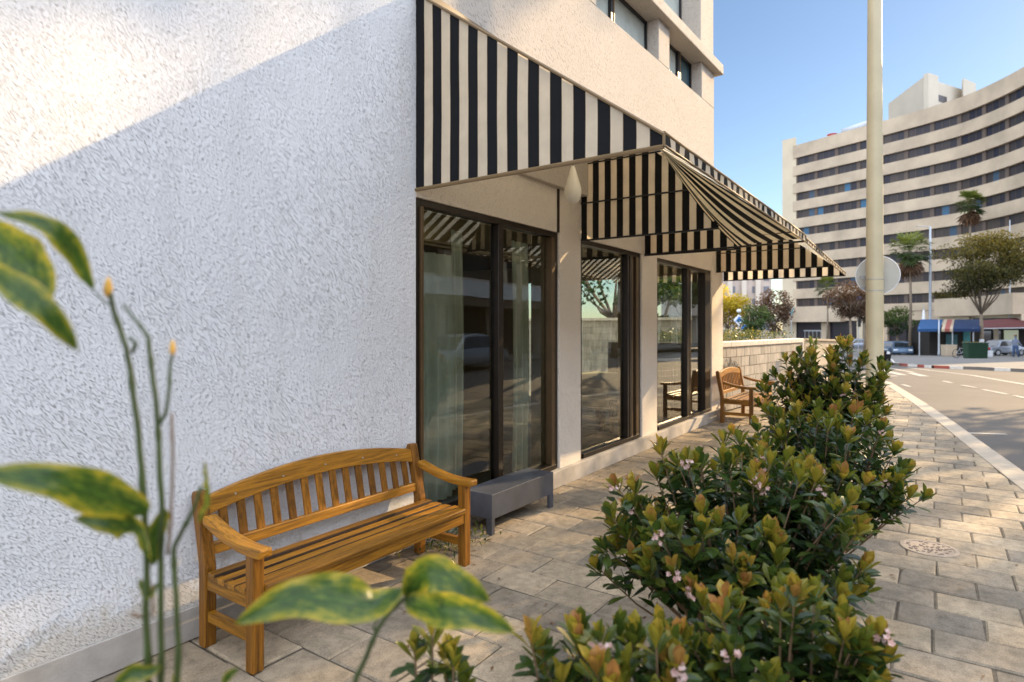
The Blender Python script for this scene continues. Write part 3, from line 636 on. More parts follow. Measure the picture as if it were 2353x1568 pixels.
# ================================================================== BENCHES
def bench(L, D_, sh, back_h, post_h, arm_h, label, nsl, seat_n=5, arc=.085):
    root = thing('wooden_bench', label, 'bench', (0, 0, 0), 0.0001, 'slatted wooden benches against the wall')
    lg = .062; x0, x1 = 0, L
    rake = .075
    # back legs / posts : y = D_ is the back, they lean back above the seat
    for x in (x0, x1-lg):
        b = B(); P = [(D_-lg-.0, 0), (D_, 0), (D_, sh), (D_+rake, post_h-.03), (D_+rake-.012, post_h), (D_+rake-lg+.008, post_h), (D_+rake-lg, post_h-.03), (D_-lg, sh)]
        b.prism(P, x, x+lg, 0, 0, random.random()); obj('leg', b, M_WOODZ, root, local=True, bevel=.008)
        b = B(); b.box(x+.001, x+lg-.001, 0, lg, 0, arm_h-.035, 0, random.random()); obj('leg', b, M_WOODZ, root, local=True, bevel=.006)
        # armrest, curved
        b = B(); n = 10; pts = []
        aw = .075
        for i in range(n+1):
            f = i/n; y = -.055+f*(D_-lg+.055+.02); zc = arm_h+.075*(f**1.8)-.012*math.sin(PI*f); pts.append((y, zc))
        up = [(y, z) for y, z in pts]; dn = [(y, z-.045) for y, z in pts][::-1]
        b.prism(up+dn, x-.006, x-.006+aw, 0, 0, random.random()); obj('armrest', b, M_WOODY, root, local=True, bevel=.012)
        b = B(); b.box(x+.01, x+lg-.01, lg, D_-lg, sh-.105, sh-.028, 0, .4); obj('side_rail', b, M_WOODY, root, local=True, bevel=.004)
        b = B(); b.box(x+.012, x+lg-.012, lg, D_-lg, .13, .18, 0, .4); obj('stretcher', b, M_WOODY, root, local=True, bevel=.004)
    # seat slats, gently dished
    gap = .024; y0 = -.012; yb = D_-lg-.01; wsl = (yb-y0-gap*(seat_n-1))/seat_n
    for k in range(seat_n):
        a = y0+k*(wsl+gap); f = (k+.5)/seat_n; z = sh+.006-.02*math.sin(PI*f)-.012*f
        xs0, xs1 = (lg+.002, L-lg-.002) if k == 0 or True and a < lg else (-.004 if False else .006, L-.006)
        if a < lg: xs0, xs1 = lg+.002, L-lg-.002
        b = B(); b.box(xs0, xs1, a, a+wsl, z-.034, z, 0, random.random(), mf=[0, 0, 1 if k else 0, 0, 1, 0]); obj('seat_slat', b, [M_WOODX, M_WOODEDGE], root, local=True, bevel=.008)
    b = B(); b.box(lg, L-lg, .006, .032, sh-.105, sh-.024, 0, .55); obj('front_apron', b, M_WOODX, root, local=True, bevel=.004)
    # back: arched top rail, bottom rail, slats
    yr = lambda z: D_-lg*.5+rake*max(0, (z-sh))/(post_h-sh)
    b = B(); n = 28; P = []
    th = .03
    def top(u): return post_h-.035+arc*math.sin(PI*u)**.85
    def bot(u): return top(u)-.088-.012*math.sin(PI*u)
    rows = []
    for i in range(n+1):
        u = i/n; x = lg+.0+(L-2*lg)*u; zt, zb = top(u), bot(u)
        rows.append([b.V((x, yr(zb)-th/2, zb)), b.V((x, yr(zb)+th/2, zb)), b.V((x, yr(zt)+th/2, zt)), b.V((x, yr(zt)-th/2, zt))])
    for i in range(n):
        for k in range(4): b.F((rows[i][k], rows[i][(k+1) % 4], rows[i+1][(k+1) % 4], rows[i+1][k]), 0, .75)
    b.F(rows[0], 0, .75); b.F(rows[-1], 0, .75)
    obj('top_rail', b, M_WOODX, root, local=True, bevel=.005)
    zr = sh+.05
    b = B(); b.hexa([(lg, yr(zr)-.016, zr), (L-lg, yr(zr)-.016, zr), (L-lg, yr(zr)+.016, zr), (lg, yr(zr)+.016, zr), (lg, yr(zr+.055)-.016, zr+.055), (L-lg, yr(zr+.055)-.016, zr+.055), (L-lg, yr(zr+.055)+.016, zr+.055), (lg, yr(zr+.055)+.016, zr+.055)], 0, .6)
    obj('bottom_rail', b, M_WOODX, root, local=True, bevel=.005)
    for k in range(5):
        u = (k+.5)/5; x = lg+(L-2*lg)*u; z_ = bot(u)+.045; b = B(); b.tube([Vector((x, yr(z_)-th/2-.0025, z_)), Vector((x, yr(z_)-th/2+.004, z_))], .005, 8); obj('screw', b, M_GREY, root, local=True)
    sw = .046 if L > 1.4 else .04
    for k in range(nsl):
        u = (k+.75)/(nsl+.5); x = lg+(L-2*lg)*u; za, zb = zr+.05, bot(u)+.01; t2 = .009
        b = B(); b.hexa([(x-sw/2, yr(za)-t2, za), (x+sw/2, yr(za)-t2, za), (x+sw/2, yr(za)+t2, za), (x-sw/2, yr(za)+t2, za), (x-sw/2, yr(zb)-t2, zb), (x+sw/2, yr(zb)-t2, zb), (x+sw/2, yr(zb)+t2, zb), (x-sw/2, yr(zb)+t2, zb)], 0, random.random())
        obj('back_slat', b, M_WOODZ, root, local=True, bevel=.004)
    return root
random.seed(11)
bn = bench(1.60, .47, .395, .8, .765, .585, 'long golden wooden bench with arched back against the white wall', 14)
bn.location = W(1.625, .565, 0); bn.rotation_euler.z = ANG_U
bn2 = bench(1.42, .53, .42, .85, .86, .62, 'short wooden bench by the last column in front of the stone block wall', 13, arc=.06)
bn2.location = W(10.42, .70, 0); bn2.rotation_euler.z = ANG_U

# ================================================================== LOW METAL TABLE
mt = thing('metal_side_table', 'low dark grey sheet steel table with two slab legs beside the long bench', 'table', W(4.2, .1, 0))
b = B(W); b.box(3.76, 4.68, -.0+.058, .345, .12, .312, 0); obj('box_top', b, M_STEEL, mt, bevel=.004)
for q in ((3.76, 3.80, .29, .345), (3.76, 3.80, .07, .12), (4.62, 4.68, .315, .345), (4.62, 4.68, .07, .12)):
    b = B(W); b.box(*q, 0, .1195); obj('leg', b, M_STEEL, mt, bevel=.003)

# ================================================================== STONE WALL, LOW WALL
S0 = Vector((3.80, 11.25, 0)); S1 = Vector((7.17, 15.1, 0)); sdv = (S1-S0).normalized(); snv = Vector((sdv.y, -sdv.x, 0)); SL = (S1-S0).length
def WS(a, q, z): return S0+sdv*a+snv*q+Vector((0, 0, z))
sw_ = thing('stone_block_wall', 'low grey beige stone block wall with pale coping and scrawled graffiti', 'wall', WS(SL/2, 0, 0))
b = B(WS); random.seed(3); chh = .2
for rr in range(6):
    z0 = 1.22-chh*(rr+1); a = -.35; 
    while a < SL:
        l_ = random.choice([.22, .3, .36, .42]); c = min(a+l_, SL)
        if c-a > .05: b.box(a+.004, c-.004, -.2, random.uniform(-.006, .004), max(z0+.005, -.02), z0+chh-.005, 0, random.random())
        a = c
b.box(-.35, SL-.01, -.19, -.014, -.02, 1.215, 1)
obj('block_face', b, [M_STONE, M_JOINT], sw_, bevel=.003)
b = B(WS)
a = -.35
for l_ in (.9, 1.75, 1.9, 2.0):
    c = min(a+l_, SL+.06); b.box(a+.003, c-.003, -.26, .03, 1.22, 1.32); a = c
b.box(SL-.02, SL+.06, -.26, .03, -.02, 1.22); obj('coping', b, M_COPE, sw_, bevel=.012)
# graffiti: a scrawl sprayed on the second course
b = B(WS); random.seed(9)
def scr(pts, wd=.008):
    for (a, c) in zip(pts, pts[1:]):
        A, Cc = Vector((a[0], .0075, a[1])), Vector((c[0], .0075, c[1])); d = (Cc-A); n = Vector((-d.z, 0, d.x)).normalized()*wd; b.poly([A-n, Cc-n, Cc+n, A+n])
gx, gz = .12, .83
for k, (w1, hh) in enumerate([(.05, .05), (.06, .06), (.04, .07), (.12, .16), (.06, .09), (.05, .20), (.06, .14), (.08, .07), (.05, .12), (.09, .10), (.06, .05)]):
    pts = [(gx+w1*.5*(1-math.cos(q/8*2*PI))*1.0+q*.003, gz+hh*.5*(1+math.sin(q/8*2*PI+k))) for q in range(9)]; scr(pts, .007); gx += w1*1.15
scr([(.10, .80), (.35, .78), (.62, .80), (.9, .815)], .006); scr([(.95, .78), (1.08, .79)], .007)
obj('graffiti', b, simple('grey_spray_paint', (.05, .055, .06), .8), sw_, recalc=False)
lw = thing('low_beige_wall', 'plain beige rendered low wall continuing behind the stone block wall', 'wall', (8.2, 16.3, 0))
b = B(); q0, q1 = Vector((7.25, 15.35, 0)), Vector((9.15, 17.3, 0)); dd = (q1-q0).normalized(); nn = Vector((dd.y, -dd.x, 0))*.12
zt0, zt1 = 1.27, 1.2
b.hexa([q0-nn-Vector((0, 0, .05)), q0+nn-Vector((0, 0, .05)), q1+nn-Vector((0, 0, .05)), q1-nn-Vector((0, 0, .05)), q0-nn+Vector((0, 0, zt0)), q0+nn+Vector((0, 0, zt0)), q1+nn+Vector((0, 0, zt1)), q1-nn+Vector((0, 0, zt1))]); obj('wall_face', b, M_BEIGE, lw, bevel=.01)
b = B(); k = Vector((0, 0, 1)); b.hexa([q0-nn*1.3+k*zt0, q0+nn*1.3+k*zt0, q1+nn*1.3+k*zt1, q1-nn*1.3+k*zt1, q0-nn*1.3+k*(zt0+.05), q0+nn*1.3+k*(zt0+.05), q1+nn*1.3+k*(zt1+.05), q1-nn*1.3+k*(zt1+.05)]); obj('coping', b, M_BEIGE, lw)

gw = thing('garden_wall', 'pale block garden wall seen through the shop windows and the rear glazing', 'wall', W(17, -4, 0))
b = B(W); random.seed(6)
for rr in range(9):
    p_ = -9.0
    while p_ < -1.8:
        c_ = min(p_+random.choice([.3, .36, .42]), -1.8); b.box(16.9+random.uniform(-.006, .006), 17.1, p_+.004, c_-.004, .2*rr+.003, .2*rr+.197, 0, random.random()); p_ = c_
b.box(16.93, 17.1, -9, -1.82, 0, 1.79, 1); obj('block_face', b, [M_STONE, M_JOINT], gw)
b = B(W); b.box(16.85, 17.15, -9, -1.78, 1.8, 1.88); obj('coping', b, M_COPE, gw)
# ================================================================== POLE, SIGN, MANHOLE
PX, PY = 4.99, 8.4
pl_ = thing('street_pole', 'tall cream painted steel pole rising beside the shrubs', 'pole', (PX, PY, 0))
b = B(); b.lathe((PX, PY, 0), [(.112, 0), (.112, .55), (.108, .56), (.108, 1.75), (.105, 2.6), (.098, 4.2), (.086, 6.2), (.07, 9.0)], 36); obj('shaft', b, M_POLE, pl_, smooth=True)
b = B(); b.lathe((PX, PY, 0), [(.108, 2.09), (.1085, 2.095), (.1085, 2.102), (.108, 2.106)], 36); b.lathe((PX, PY, 0), [(.108, 2.25), (.110, 2.253), (.110, 2.262), (.108, 2.265)], 36); obj('band', b, M_SIGNB, pl_)
b = B(); b.lathe((PX, PY, 0), [(.12, 0), (.12, .03), (.10, .04)], 28); obj('base_flange', b, M_SIGNB, pl_)
sg = thing('round_sign', 'blank grey back of a round traffic sign behind the cream pole', 'sign', (PX+.05, PY+.16, 2.3))
b = B(); be = math.radians(-31); ex = Vector((math.cos(be), math.sin(be), 0)); ey = Vector((-math.sin(be), math.cos(be), 0)); c0 = at(2016, 633, 8.55); R = .268
fr = [c0+ex*R*math.cos(2*PI*i/48)+Vector((0, 0, R*math.sin(2*PI*i/48))) for i in range(48)]
ia = [b.V(q) for q in fr]; ib = [b.V(q+ey*.012) for q in fr]; b.F(ia); b.F(ib[::-1])
for i in range(48): b.F((ia[i], ia[(i+1) % 48], ib[(i+1) % 48], ib[i]))
obj('disc', b, M_SIGNB, sg)
b = B(); b.tube([c0+ex*R*math.cos(2*PI*i/48)+Vector((0, 0, R*math.sin(2*PI*i/48))) for i in range(49)], .006, 6, caps=False); obj('rim', b, M_SIGNW, sg)
b = B(); b.box(PX-.13, PX+.13, PY+.1, PY+.13, 2.27, 2.31); b.box(PX-.13, PX+.13, PY+.1, PY+.13, 2.12, 2.16); obj('bracket', b, M_GREY, sg)
mh = thing('manhole_cover', 'small pinkish round manhole cover in the paving right of the shrubs', 'manhole cover', (3.02, 4.42, 0))
b = B(); b.lathe((3.02, 4.42, 0), [(.18, -.02), (.18, .003), (.174, .005), (.155, .005), (.15, .001), (.0015, .001)], 36); obj('frame_ring', b, simple('pink_cast_cover', (.33, .255, .185), .8, var=.25, sc=40, bmp=.003, bsc=120), mh)
b = B(); random.seed(2)
for i in range(60):
    a = random.uniform(0, 2*PI); q = .14*math.sqrt(random.random()); x, y = 3.02+q*math.cos(a), 4.42+q*math.sin(a); b.box(x-.006, x+.006, y-.006, y+.006, .002, .006)
obj('tread_pattern', b, simple('cover_tread', (.28, .21, .16), .8), mh)

# ================================================================== PLANTS
def leaf(b, base, d, up, L, wd, r, obov=.62, fold=.25, curl=.2, m=0, n=5):
    """small leaf: base point, direction d, up hint"""
    d = d.normalized(); s = d.cross(up); s = s.normalized() if s.length > 1e-4 else d.orthogonal().normalized(); u = s.cross(d).normalized()
    prev = None
    for i in range(n+1):
        f = i/n; wv = wd*(math.sin(PI*f**1.7)**.7 if 0 < f < 1 else 0.10)
        c = base+d*L*f+u*(-curl*L*f*f)
        a = b.V(c-s*wv+u*abs(wv)*fold); k = b.V(c); e = b.V(c+s*wv+u*abs(wv)*fold)
        if prev: b.F((prev[0], a, k, prev[1]), m, r); b.F((prev[1], k, e, prev[2]), m, r)
        prev = (a, k, e)
def rv(rnd=random): 
    a = rnd.uniform(0, 2*PI); z = rnd.uniform(-1, 1); q = math.sqrt(1-z*z); return Vector((q*math.cos(a), q*math.sin(a), z))
def shrub(cx, cy, H, RX, RY, ntip, seed, label, leafL=.062, inner=900, flowers=8, low=.25, rot=0, extra=()):
    random.seed(seed); root = thing('shrub', label, 'shrub', (cx, cy, 0), group='flowering shrubs along the pavement')
    bl, bs = B(), B(); base = Vector((cx, cy, 0)); tips = []
    for i in range(ntip):
        for _ in range(20):
            a = random.uniform(0, 2*PI); ph = math.acos(random.uniform(-.15, 1)); 
            d = Vector((math.sin(ph)*math.cos(a), math.sin(ph)*math.sin(a), math.cos(ph))); rr = random.uniform(.78, 1.02)
            lump = 1+.22*mnoise.noise(d*2.1+Vector((seed, 0, 0)))*1.5
            x, y = d.x*RX*rr*lump, d.y*RY*rr*lump; z = low*H+(1-low)*H*(.5+.5*d.z) * (rr*lump*.5+.5)
            if z > .08: break
        tips.append(base+Vector((x*math.cos(rot)-y*math.sin(rot), x*math.sin(rot)+y*math.cos(rot), z)))
    tips += [Vector(e) for e in extra]
    cands = []
    for tpnt in tips:
        hub = base+Vector(((tpnt.x-cx)*.25, (tpnt.y-cy)*.25, tpnt.z*.35)); mid = hub.lerp(tpnt, .55)+Vector((random.uniform(-.04, .04), random.uniform(-.04, .04), -.03*random.random()))
        bs.tube([hub, mid, tpnt], [.006, .0042, .0022], 5, 0)
        ax = ((tpnt-mid).normalized()+Vector((0, 0, .65))).normalized()
        young = random.random()
        n = random.randint(7, 10)
        for k in range(n):
            a = k*2.4+random.uniform(-.3, .3); f = k/n; s1 = ax.orthogonal().normalized(); s2 = ax.cross(s1)
            out = s1*math.cos(a)+s2*math.sin(a); tilt = .12+.75*(1-f)*random.uniform(.6, 1.25)
            d = (ax*math.cos(tilt)+out*math.sin(tilt))
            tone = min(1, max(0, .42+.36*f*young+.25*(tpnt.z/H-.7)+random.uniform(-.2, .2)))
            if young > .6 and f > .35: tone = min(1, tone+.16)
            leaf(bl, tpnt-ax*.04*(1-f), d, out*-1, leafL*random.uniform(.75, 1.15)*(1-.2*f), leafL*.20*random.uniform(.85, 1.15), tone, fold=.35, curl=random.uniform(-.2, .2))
        sd0 = (tpnt-mid)
        for k in range(12):
            f = k/12; q = tpnt.lerp(mid, .12+f*.8); a = k*2.4+young*6; s1 = ax.orthogonal().normalized(); s2 = ax.cross(s1)
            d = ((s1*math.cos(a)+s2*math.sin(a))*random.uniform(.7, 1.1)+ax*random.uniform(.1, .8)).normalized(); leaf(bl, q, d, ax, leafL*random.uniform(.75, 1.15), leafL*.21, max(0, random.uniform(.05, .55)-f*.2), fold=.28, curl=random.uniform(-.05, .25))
        cands.append((tpnt, ax))
    for i in range(inner):
        q = random.choice(tips); c = base+Vector((0, 0, H*low)); pq = c.lerp(q, random.uniform(.25, .92))+rv()*.05
        if pq.z < .02: pq.z = .03
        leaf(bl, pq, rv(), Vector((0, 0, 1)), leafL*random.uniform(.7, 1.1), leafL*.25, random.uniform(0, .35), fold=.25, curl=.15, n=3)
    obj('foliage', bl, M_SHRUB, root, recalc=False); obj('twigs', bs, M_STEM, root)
    random.shuffle(cands)
    vis = sorted(cands, key=lambda c: c[0].y-c[0].z*.6)[:max(1, flowers*5)]; random.shuffle(vis)
    for tpnt, ax in vis[:flowers]:
        b = B(); cpos = tpnt+ax*.015-Vector((0, .02, .02))
        for k in range(7):
            c = cpos+rv()*.020; d0 = (rv()+ax+Vector((0, -.6, 0))).normalized(); s1 = d0.orthogonal().normalized(); s2 = d0.cross(s1)
            for q in range(5):
                a = q*2*PI/5; d = (d0*.5+s1*math.cos(a)+s2*math.sin(a)).normalized(); leaf(b, c, d, d0, .0125, .0045, random.random(), n=3, fold=.1, curl=-.1)
        obj('flower_cluster', b, M_PETAL, root, recalc=False)
    return root
shrub(.98, 2.68, 1.06, .58, .56, 125, 21, 'large leafy shrub with pale pink flowers nearest the middle of the pavement', inner=1900, flowers=16, rot=ANG_U, leafL=.086, extra=[(.42, 2.62, .80), (.38, 2.56, .68), (.46, 2.70, .90), (.68, 2.8, 1.04), (.74, 2.6, 1.03), (.94, 2.65, 1.02), (.36, 2.6, .58), (.48, 2.6, .72)])
shrub(1.88, 3.72, 1.12, .48, .56, 85, 22, 'bushy shrub between the tallest shrub and the flowering one', inner=1000, flowers=4, rot=ANG_U, leafL=.092)
shrub(2.76, 5.35, 1.44, .42, .50, 105, 23, 'tallest shrub, in front of the cream street pole', inner=1100, flowers=2, leafL=.10, rot=ANG_U)
shrub(.27, 1.50, .90, .24, .20, 60, 24, 'low shrub with bronze shoots at the bottom edge', inner=600, flowers=4, leafL=.074)
shrub(-.16, 1.42, .93, .10, .08, 9, 25, 'sparse bronze tipped shrub shoots nearest the camera', inner=10, flowers=0, leafL=.064)
shrub(.74, 1.78, .86, .34, .26, 85, 26, 'dark leafy shrub low at the right of the flowering shrub', inner=900, flowers=4, leafL=.076)

# weeds under the bench and table
random.seed(31); wd_ = thing('weed_clump', 'small clump of green weeds growing under the bench end by the table', 'weeds', W(3.35, .25, 0))
b = B()
for i in range(260):
    t_ = random.gauss(3.42, .17); p_ = abs(random.gauss(.18, .13))+.02; q = W(t_, p_, .004); d = (rv()+Vector((0, 0, .7))).normalized(); h_ = random.uniform(0, .07)
    leaf(b, q+Vector((0, 0, h_)), d, Vector((0, 0, 1)), random.uniform(.03, .075), .008, random.uniform(.1, .7), n=3, curl=.5)
obj('foliage', b, M_SHRUB, wd_, recalc=False)
random.seed(63); b = B()
for i in range(150):
    t_, p_ = random.uniform(.8, 9), random.uniform(.1, 4); q = W(t_, p_, .006); leaf(b, q, Vector((random.uniform(-1, 1), random.uniform(-1, 1), .05)), Vector((0, 0, 1)), random.uniform(.02, .045), .008, random.uniform(.5, 1), n=2, curl=.1)
o = obj('fallen_leaves', b, M_TREEB, None, recalc=False); tag(o, 'small dry fallen leaves scattered over the paving', 'fallen leaves'); o['kind'] = 'stuff'
sp = thing('young_plant', 'small green seedling in front of the low beige wall', 'plant', (7.0, 14.6, .2))
b = B(); c0 = at(1868, 792, 14.4)
b.tube([Vector((c0.x, c0.y, 0)), c0], [.02, .01], 5, 1)
for i in range(46): leaf(b, c0+rv()*.07, (rv()+Vector((0, 0, .4))).normalized(), Vector((0, 0, 1)), random.uniform(.12, .26), .03, random.uniform(.3, .9), n=3)
obj('foliage', b, [M_PALM, M_STEM], sp, recalc=False)

# foreground variegated plant
def bigleaf(px, depth, wd, r=.5, twist=0, nrm=None, curl=0.0, fold=.3, sc=1.0, asym=0):
    """px: list of image guide points of the midrib, depth list, half width (m)"""
    P = [at(x, y, dz) for (x, y), dz in zip(px, depth)]; n = 18; b = B()
    def cr(f):
        k = f*(len(P)-1); i = min(int(k), len(P)-2); u = k-i; p0 = P[max(i-1, 0)]; p1 = P[i]; p2 = P[i+1]; p3 = P[min(i+2, len(P)-1)]
        return .5*((2*p1)+(-p0+p2)*u+(2*p0-5*p1+4*p2-p3)*u*u+(-p0+3*p1-3*p2+p3)*u**3)
    nv = Vector(nrm or (0, -1, .35)).normalized(); rows = []
    for i in range(n+1):
        f = i/n; c = cr(f); d = (cr(min(1, f+.02))-cr(max(0, f-.02))).normalized(); s = d.cross(nv).normalized(); a = twist*(f-.5)
        s = (s*math.cos(a)+nv*math.sin(a)).normalized(); up = s.cross(d)*-1
        w_ = wd*(math.sin(PI*f**.85)**.8 if 0 < f < 1 else .02)
        w_ *= 1+.06*math.sin(f*17)
        row = []
        for j in range(-3, 4):
            q = j/3; off = s*w_*q*(1+asym*q)+up*(-fold*w_*abs(q)**1.3+curl*w_*q*q+.0016*math.sin(f*30+j*2))
            k = b.V(c+off); b.uv[k] = (f*3, q, 0); row.append(k)
        rows.append(row)
    for i in range(n):
        for j in range(6): b.F((rows[i][j], rows[i+1][j], rows[i+1][j+1], rows[i][j+1]), 0, r)
    return b
fp = thing('tall_potted_plant', 'out of focus tall stemmed plant with yellow green leaves at the left edge', 'plant', at(350, 1900, .8))
def stem(pl, rad, dz=.8, m=M_GSTEM, name='stem'):
    P = [at(x, y, (d if d else dz)) for x, y, d in pl]; b = B(); Q = []
    for i in range(len(P)-1):
        for k in range(4): Q.append(P[i].lerp(P[i+1], k/4)+Vector((random.uniform(-1, 1), 0, random.uniform(-1, 1)))*.0006)
    Q.append(P[-1]); n = len(Q); b.tube(Q, [rad*(1-.35*i/n)*(1+.3*(i % 7 == 3)) for i in range(n)], 8); return obj(name, b, m, fp, smooth=True)
random.seed(8)
stem([(342, 1640, 0), (338, 1480, 0), (335, 1400, 0), (338, 1300, 0), (330, 1150, 0), (318, 1000, 0), (303, 880, 0), (290, 800, 0), (262, 715, 0), (250, 668, 0)], .0045)
stem([(368, 1640, 0), (370, 1500, 0), (369, 1300, 0), (372, 1180, 0), (364, 1020, 0), (358, 930, 0), (346, 830, 0), (340, 775, 0)], .0042)
stem([(366, 975, 0), (380, 950, 0), (388, 900, 0), (390, 850, 0), (396, 802, 0)], .0026)
stem([(340, 775, 0), (318, 745, 0), (282, 700, 0)], .0024)
stem([(404, 1640, 0), (409, 1480, 0), (402, 1330, 0), (398, 1262, 0), (420, 1215, 0), (445, 1170, 0), (462, 1120, 0)], .0038)
stem([(384, 1275, 0), (392, 1200, 0), (396, 1050, 0), (394, 950, 0)], .0022, m=M_STEM)
stem([(250, 700, 0), (235, 690, 0), (212, 664, 0)], .0014); stem([(303, 812, 0), (312, 790, 0), (296, 775, 0)], .0025)
stem([(335, 1420, 0), (300, 1412, 0)], .002, m=M_STEM); stem([(352, 1345, 0), (350, 1420, 0)], .0018, m=M_STEM)
for x, y, r_ in ((248, 662, .0085), (396, 800, .006)):
    b = B(); c = at(x, y, .8); b.lathe(c, [(.001, -r_*1.6), (r_*.55, -r_), (r_*.62, 0), (r_*.4, r_), (.001, r_*1.7)], 10); obj('bud', b, M_BUD, fp, smooth=True)
LV = [([(212, 664), (165, 575), (100, 515), (-10, 488)], [.8, .74, .72, .72], .0135, dict(nrm=(.3, -1, .5), fold=.25)),
      ([(-40, 520), (30, 580), (85, 640), (100, 700)], [.72]*4, .034, dict(nrm=(0, -1, -.1), fold=.15)),
      ([(-60, 600), (30, 655), (110, 720), (178, 806)], [.66, .64, .64, .66], .0155, dict(nrm=(.2, -1, .6), fold=.1)),
      ([(338, 1180), (260, 1148), (130, 1105), (-60, 1085)], [.78, .72, .68, .66], .024, dict(nrm=(.1, -1, .45), fold=.25, curl=.2)),
      ([(345, 1290), (325, 1225), (265, 1200), (172, 1192)], [.8, .77, .75, .74], .019, dict(nrm=(-.4, -1, .2), fold=.3)),
      ([(352, 1300), (352, 1240), (372, 1190), (378, 1168)], [.82]*4, .011, dict(nrm=(.6, -1, 0))),
      ([(262, 1580), (300, 1548), (340, 1545), (372, 1530)], [.78]*4, .010, dict()),
      ([(455, 1200), (478, 1150), (475, 1100), (470, 1062)], [.8]*4, .0065, dict(nrm=(-.8, -1, 0))),
      ([(362, 1340), (345, 1365), (330, 1352), (318, 1330)], [.8]*4, .006, dict()),
      ([(505, 1590), (520, 1560), (535, 1545), (548, 1538)], [.85]*4, .006, dict()),
      ([(400, 1600), (405, 1570), (408, 1545), (405, 1520)], [.85]*4, .006, dict())]
for px, dz, wd, kw in LV: obj('leaf', bigleaf(px, dz, wd, **kw), M_VARI, fp, recalc=False, smooth=True)
fp2 = thing('variegated_plant', 'out of focus plant stem with variegated yellow green leaves at the bottom centre', 'plant', at(810, 1900, .9))
fp, keep = fp2, fp
stem([(795, 1640, .9), (815, 1565, .9), (845, 1500, .9), (865, 1450, .9), (900, 1400, .9), (938, 1368, .9)], .0042)
stem([(862, 1455, .9), (858, 1438, .9), (868, 1425, .9)], .002)
for px, dz, wd, kw in [([(925, 1352), (860, 1392), (760, 1375), (660, 1378), (540, 1432)], [.9, .86, .83, .82, .82], .033, dict(nrm=(.1, -1, 1.0), twist=1.3, fold=.2)),
                       ([(930, 1380), (1000, 1400), (1090, 1415), (1182, 1452)], [.9, .85, .83, .83], .022, dict(nrm=(.0, -1, .5), fold=.4)),
                       ([(938, 1372), (975, 1320), (1050, 1340), (1125, 1382)], [.9, .88, .87, .87], .026, dict(nrm=(.3, -1, .3), fold=.2)),
                       ([(935, 1375), (950, 1330), (972, 1300), (980, 1280)], [.9]*4, .020, dict(nrm=(.5, -1, .1)))]:
    obj('leaf', bigleaf(px, dz, wd, **kw), M_VARI, fp2, recalc=False, smooth=True)

# ------------------------------------------------------------------ trees
def tree(name, label, cat, cx, cy, z0, trunk_h, crown, n, mat, leaf_s, seed, tr=.12, clumps=26, group=None, paint=False, bark=M_BARK):
    """crown=(rx,ry,rz,zc)"""
    random.seed(seed); root = thing(name, label, cat, (cx, cy, z0), group=group); rx, ry, rz, zc = crown
    bt = B(); base = Vector((cx, cy, z0-.05)); fork = Vector((cx+random.uniform(-.2, .2), cy, z0+trunk_h))
    bt.tube([base, base.lerp(fork, .5)+Vector((.05, 0, 0)), fork], [tr*1.25, tr, tr*.8], 10)
    cl = []
    for i in range(clumps):
        d = rv(); q = Vector((cx+d.x*rx*random.uniform(.45, .95), cy+d.y*ry*random.uniform(.3, .9), zc+d.z*rz*random.uniform(.3, .95))); cl.append((q, random.uniform(.28, .46)))
        if i < 14: bt.tube([fork, fork.lerp(q, .5)+Vector((0, 0, -.1*rz)), q], [tr*.5, tr*.3, tr*.1], 6)
    obj('trunk', bt, bark, root, smooth=True)
    bl = B()
    for i in range(n):
        q, s = random.choice(cl); d = rv()*(random.random()**.45); p = q+Vector((d.x*rx*s, d.y*ry*s, d.z*rz*s*.75)); a = rv(); c = a.orthogonal().normalized()*leaf_s*random.uniform(.6, 1.3); e = a.cross(c).normalized()*leaf_s*.6
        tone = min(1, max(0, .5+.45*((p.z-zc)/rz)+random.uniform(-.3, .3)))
        bl.poly([p-c, p-e*.8, p+c, p+e], 0, tone)
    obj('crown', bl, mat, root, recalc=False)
    if paint:
        b = B(); b.lathe((cx, cy, z0), [(tr*1.26, .3), (tr*1.22, .35), (tr*1.15, 1.5), (tr*1.13, 1.55)], 12); obj('white_band', b, M_SIGNW, root)
    return root
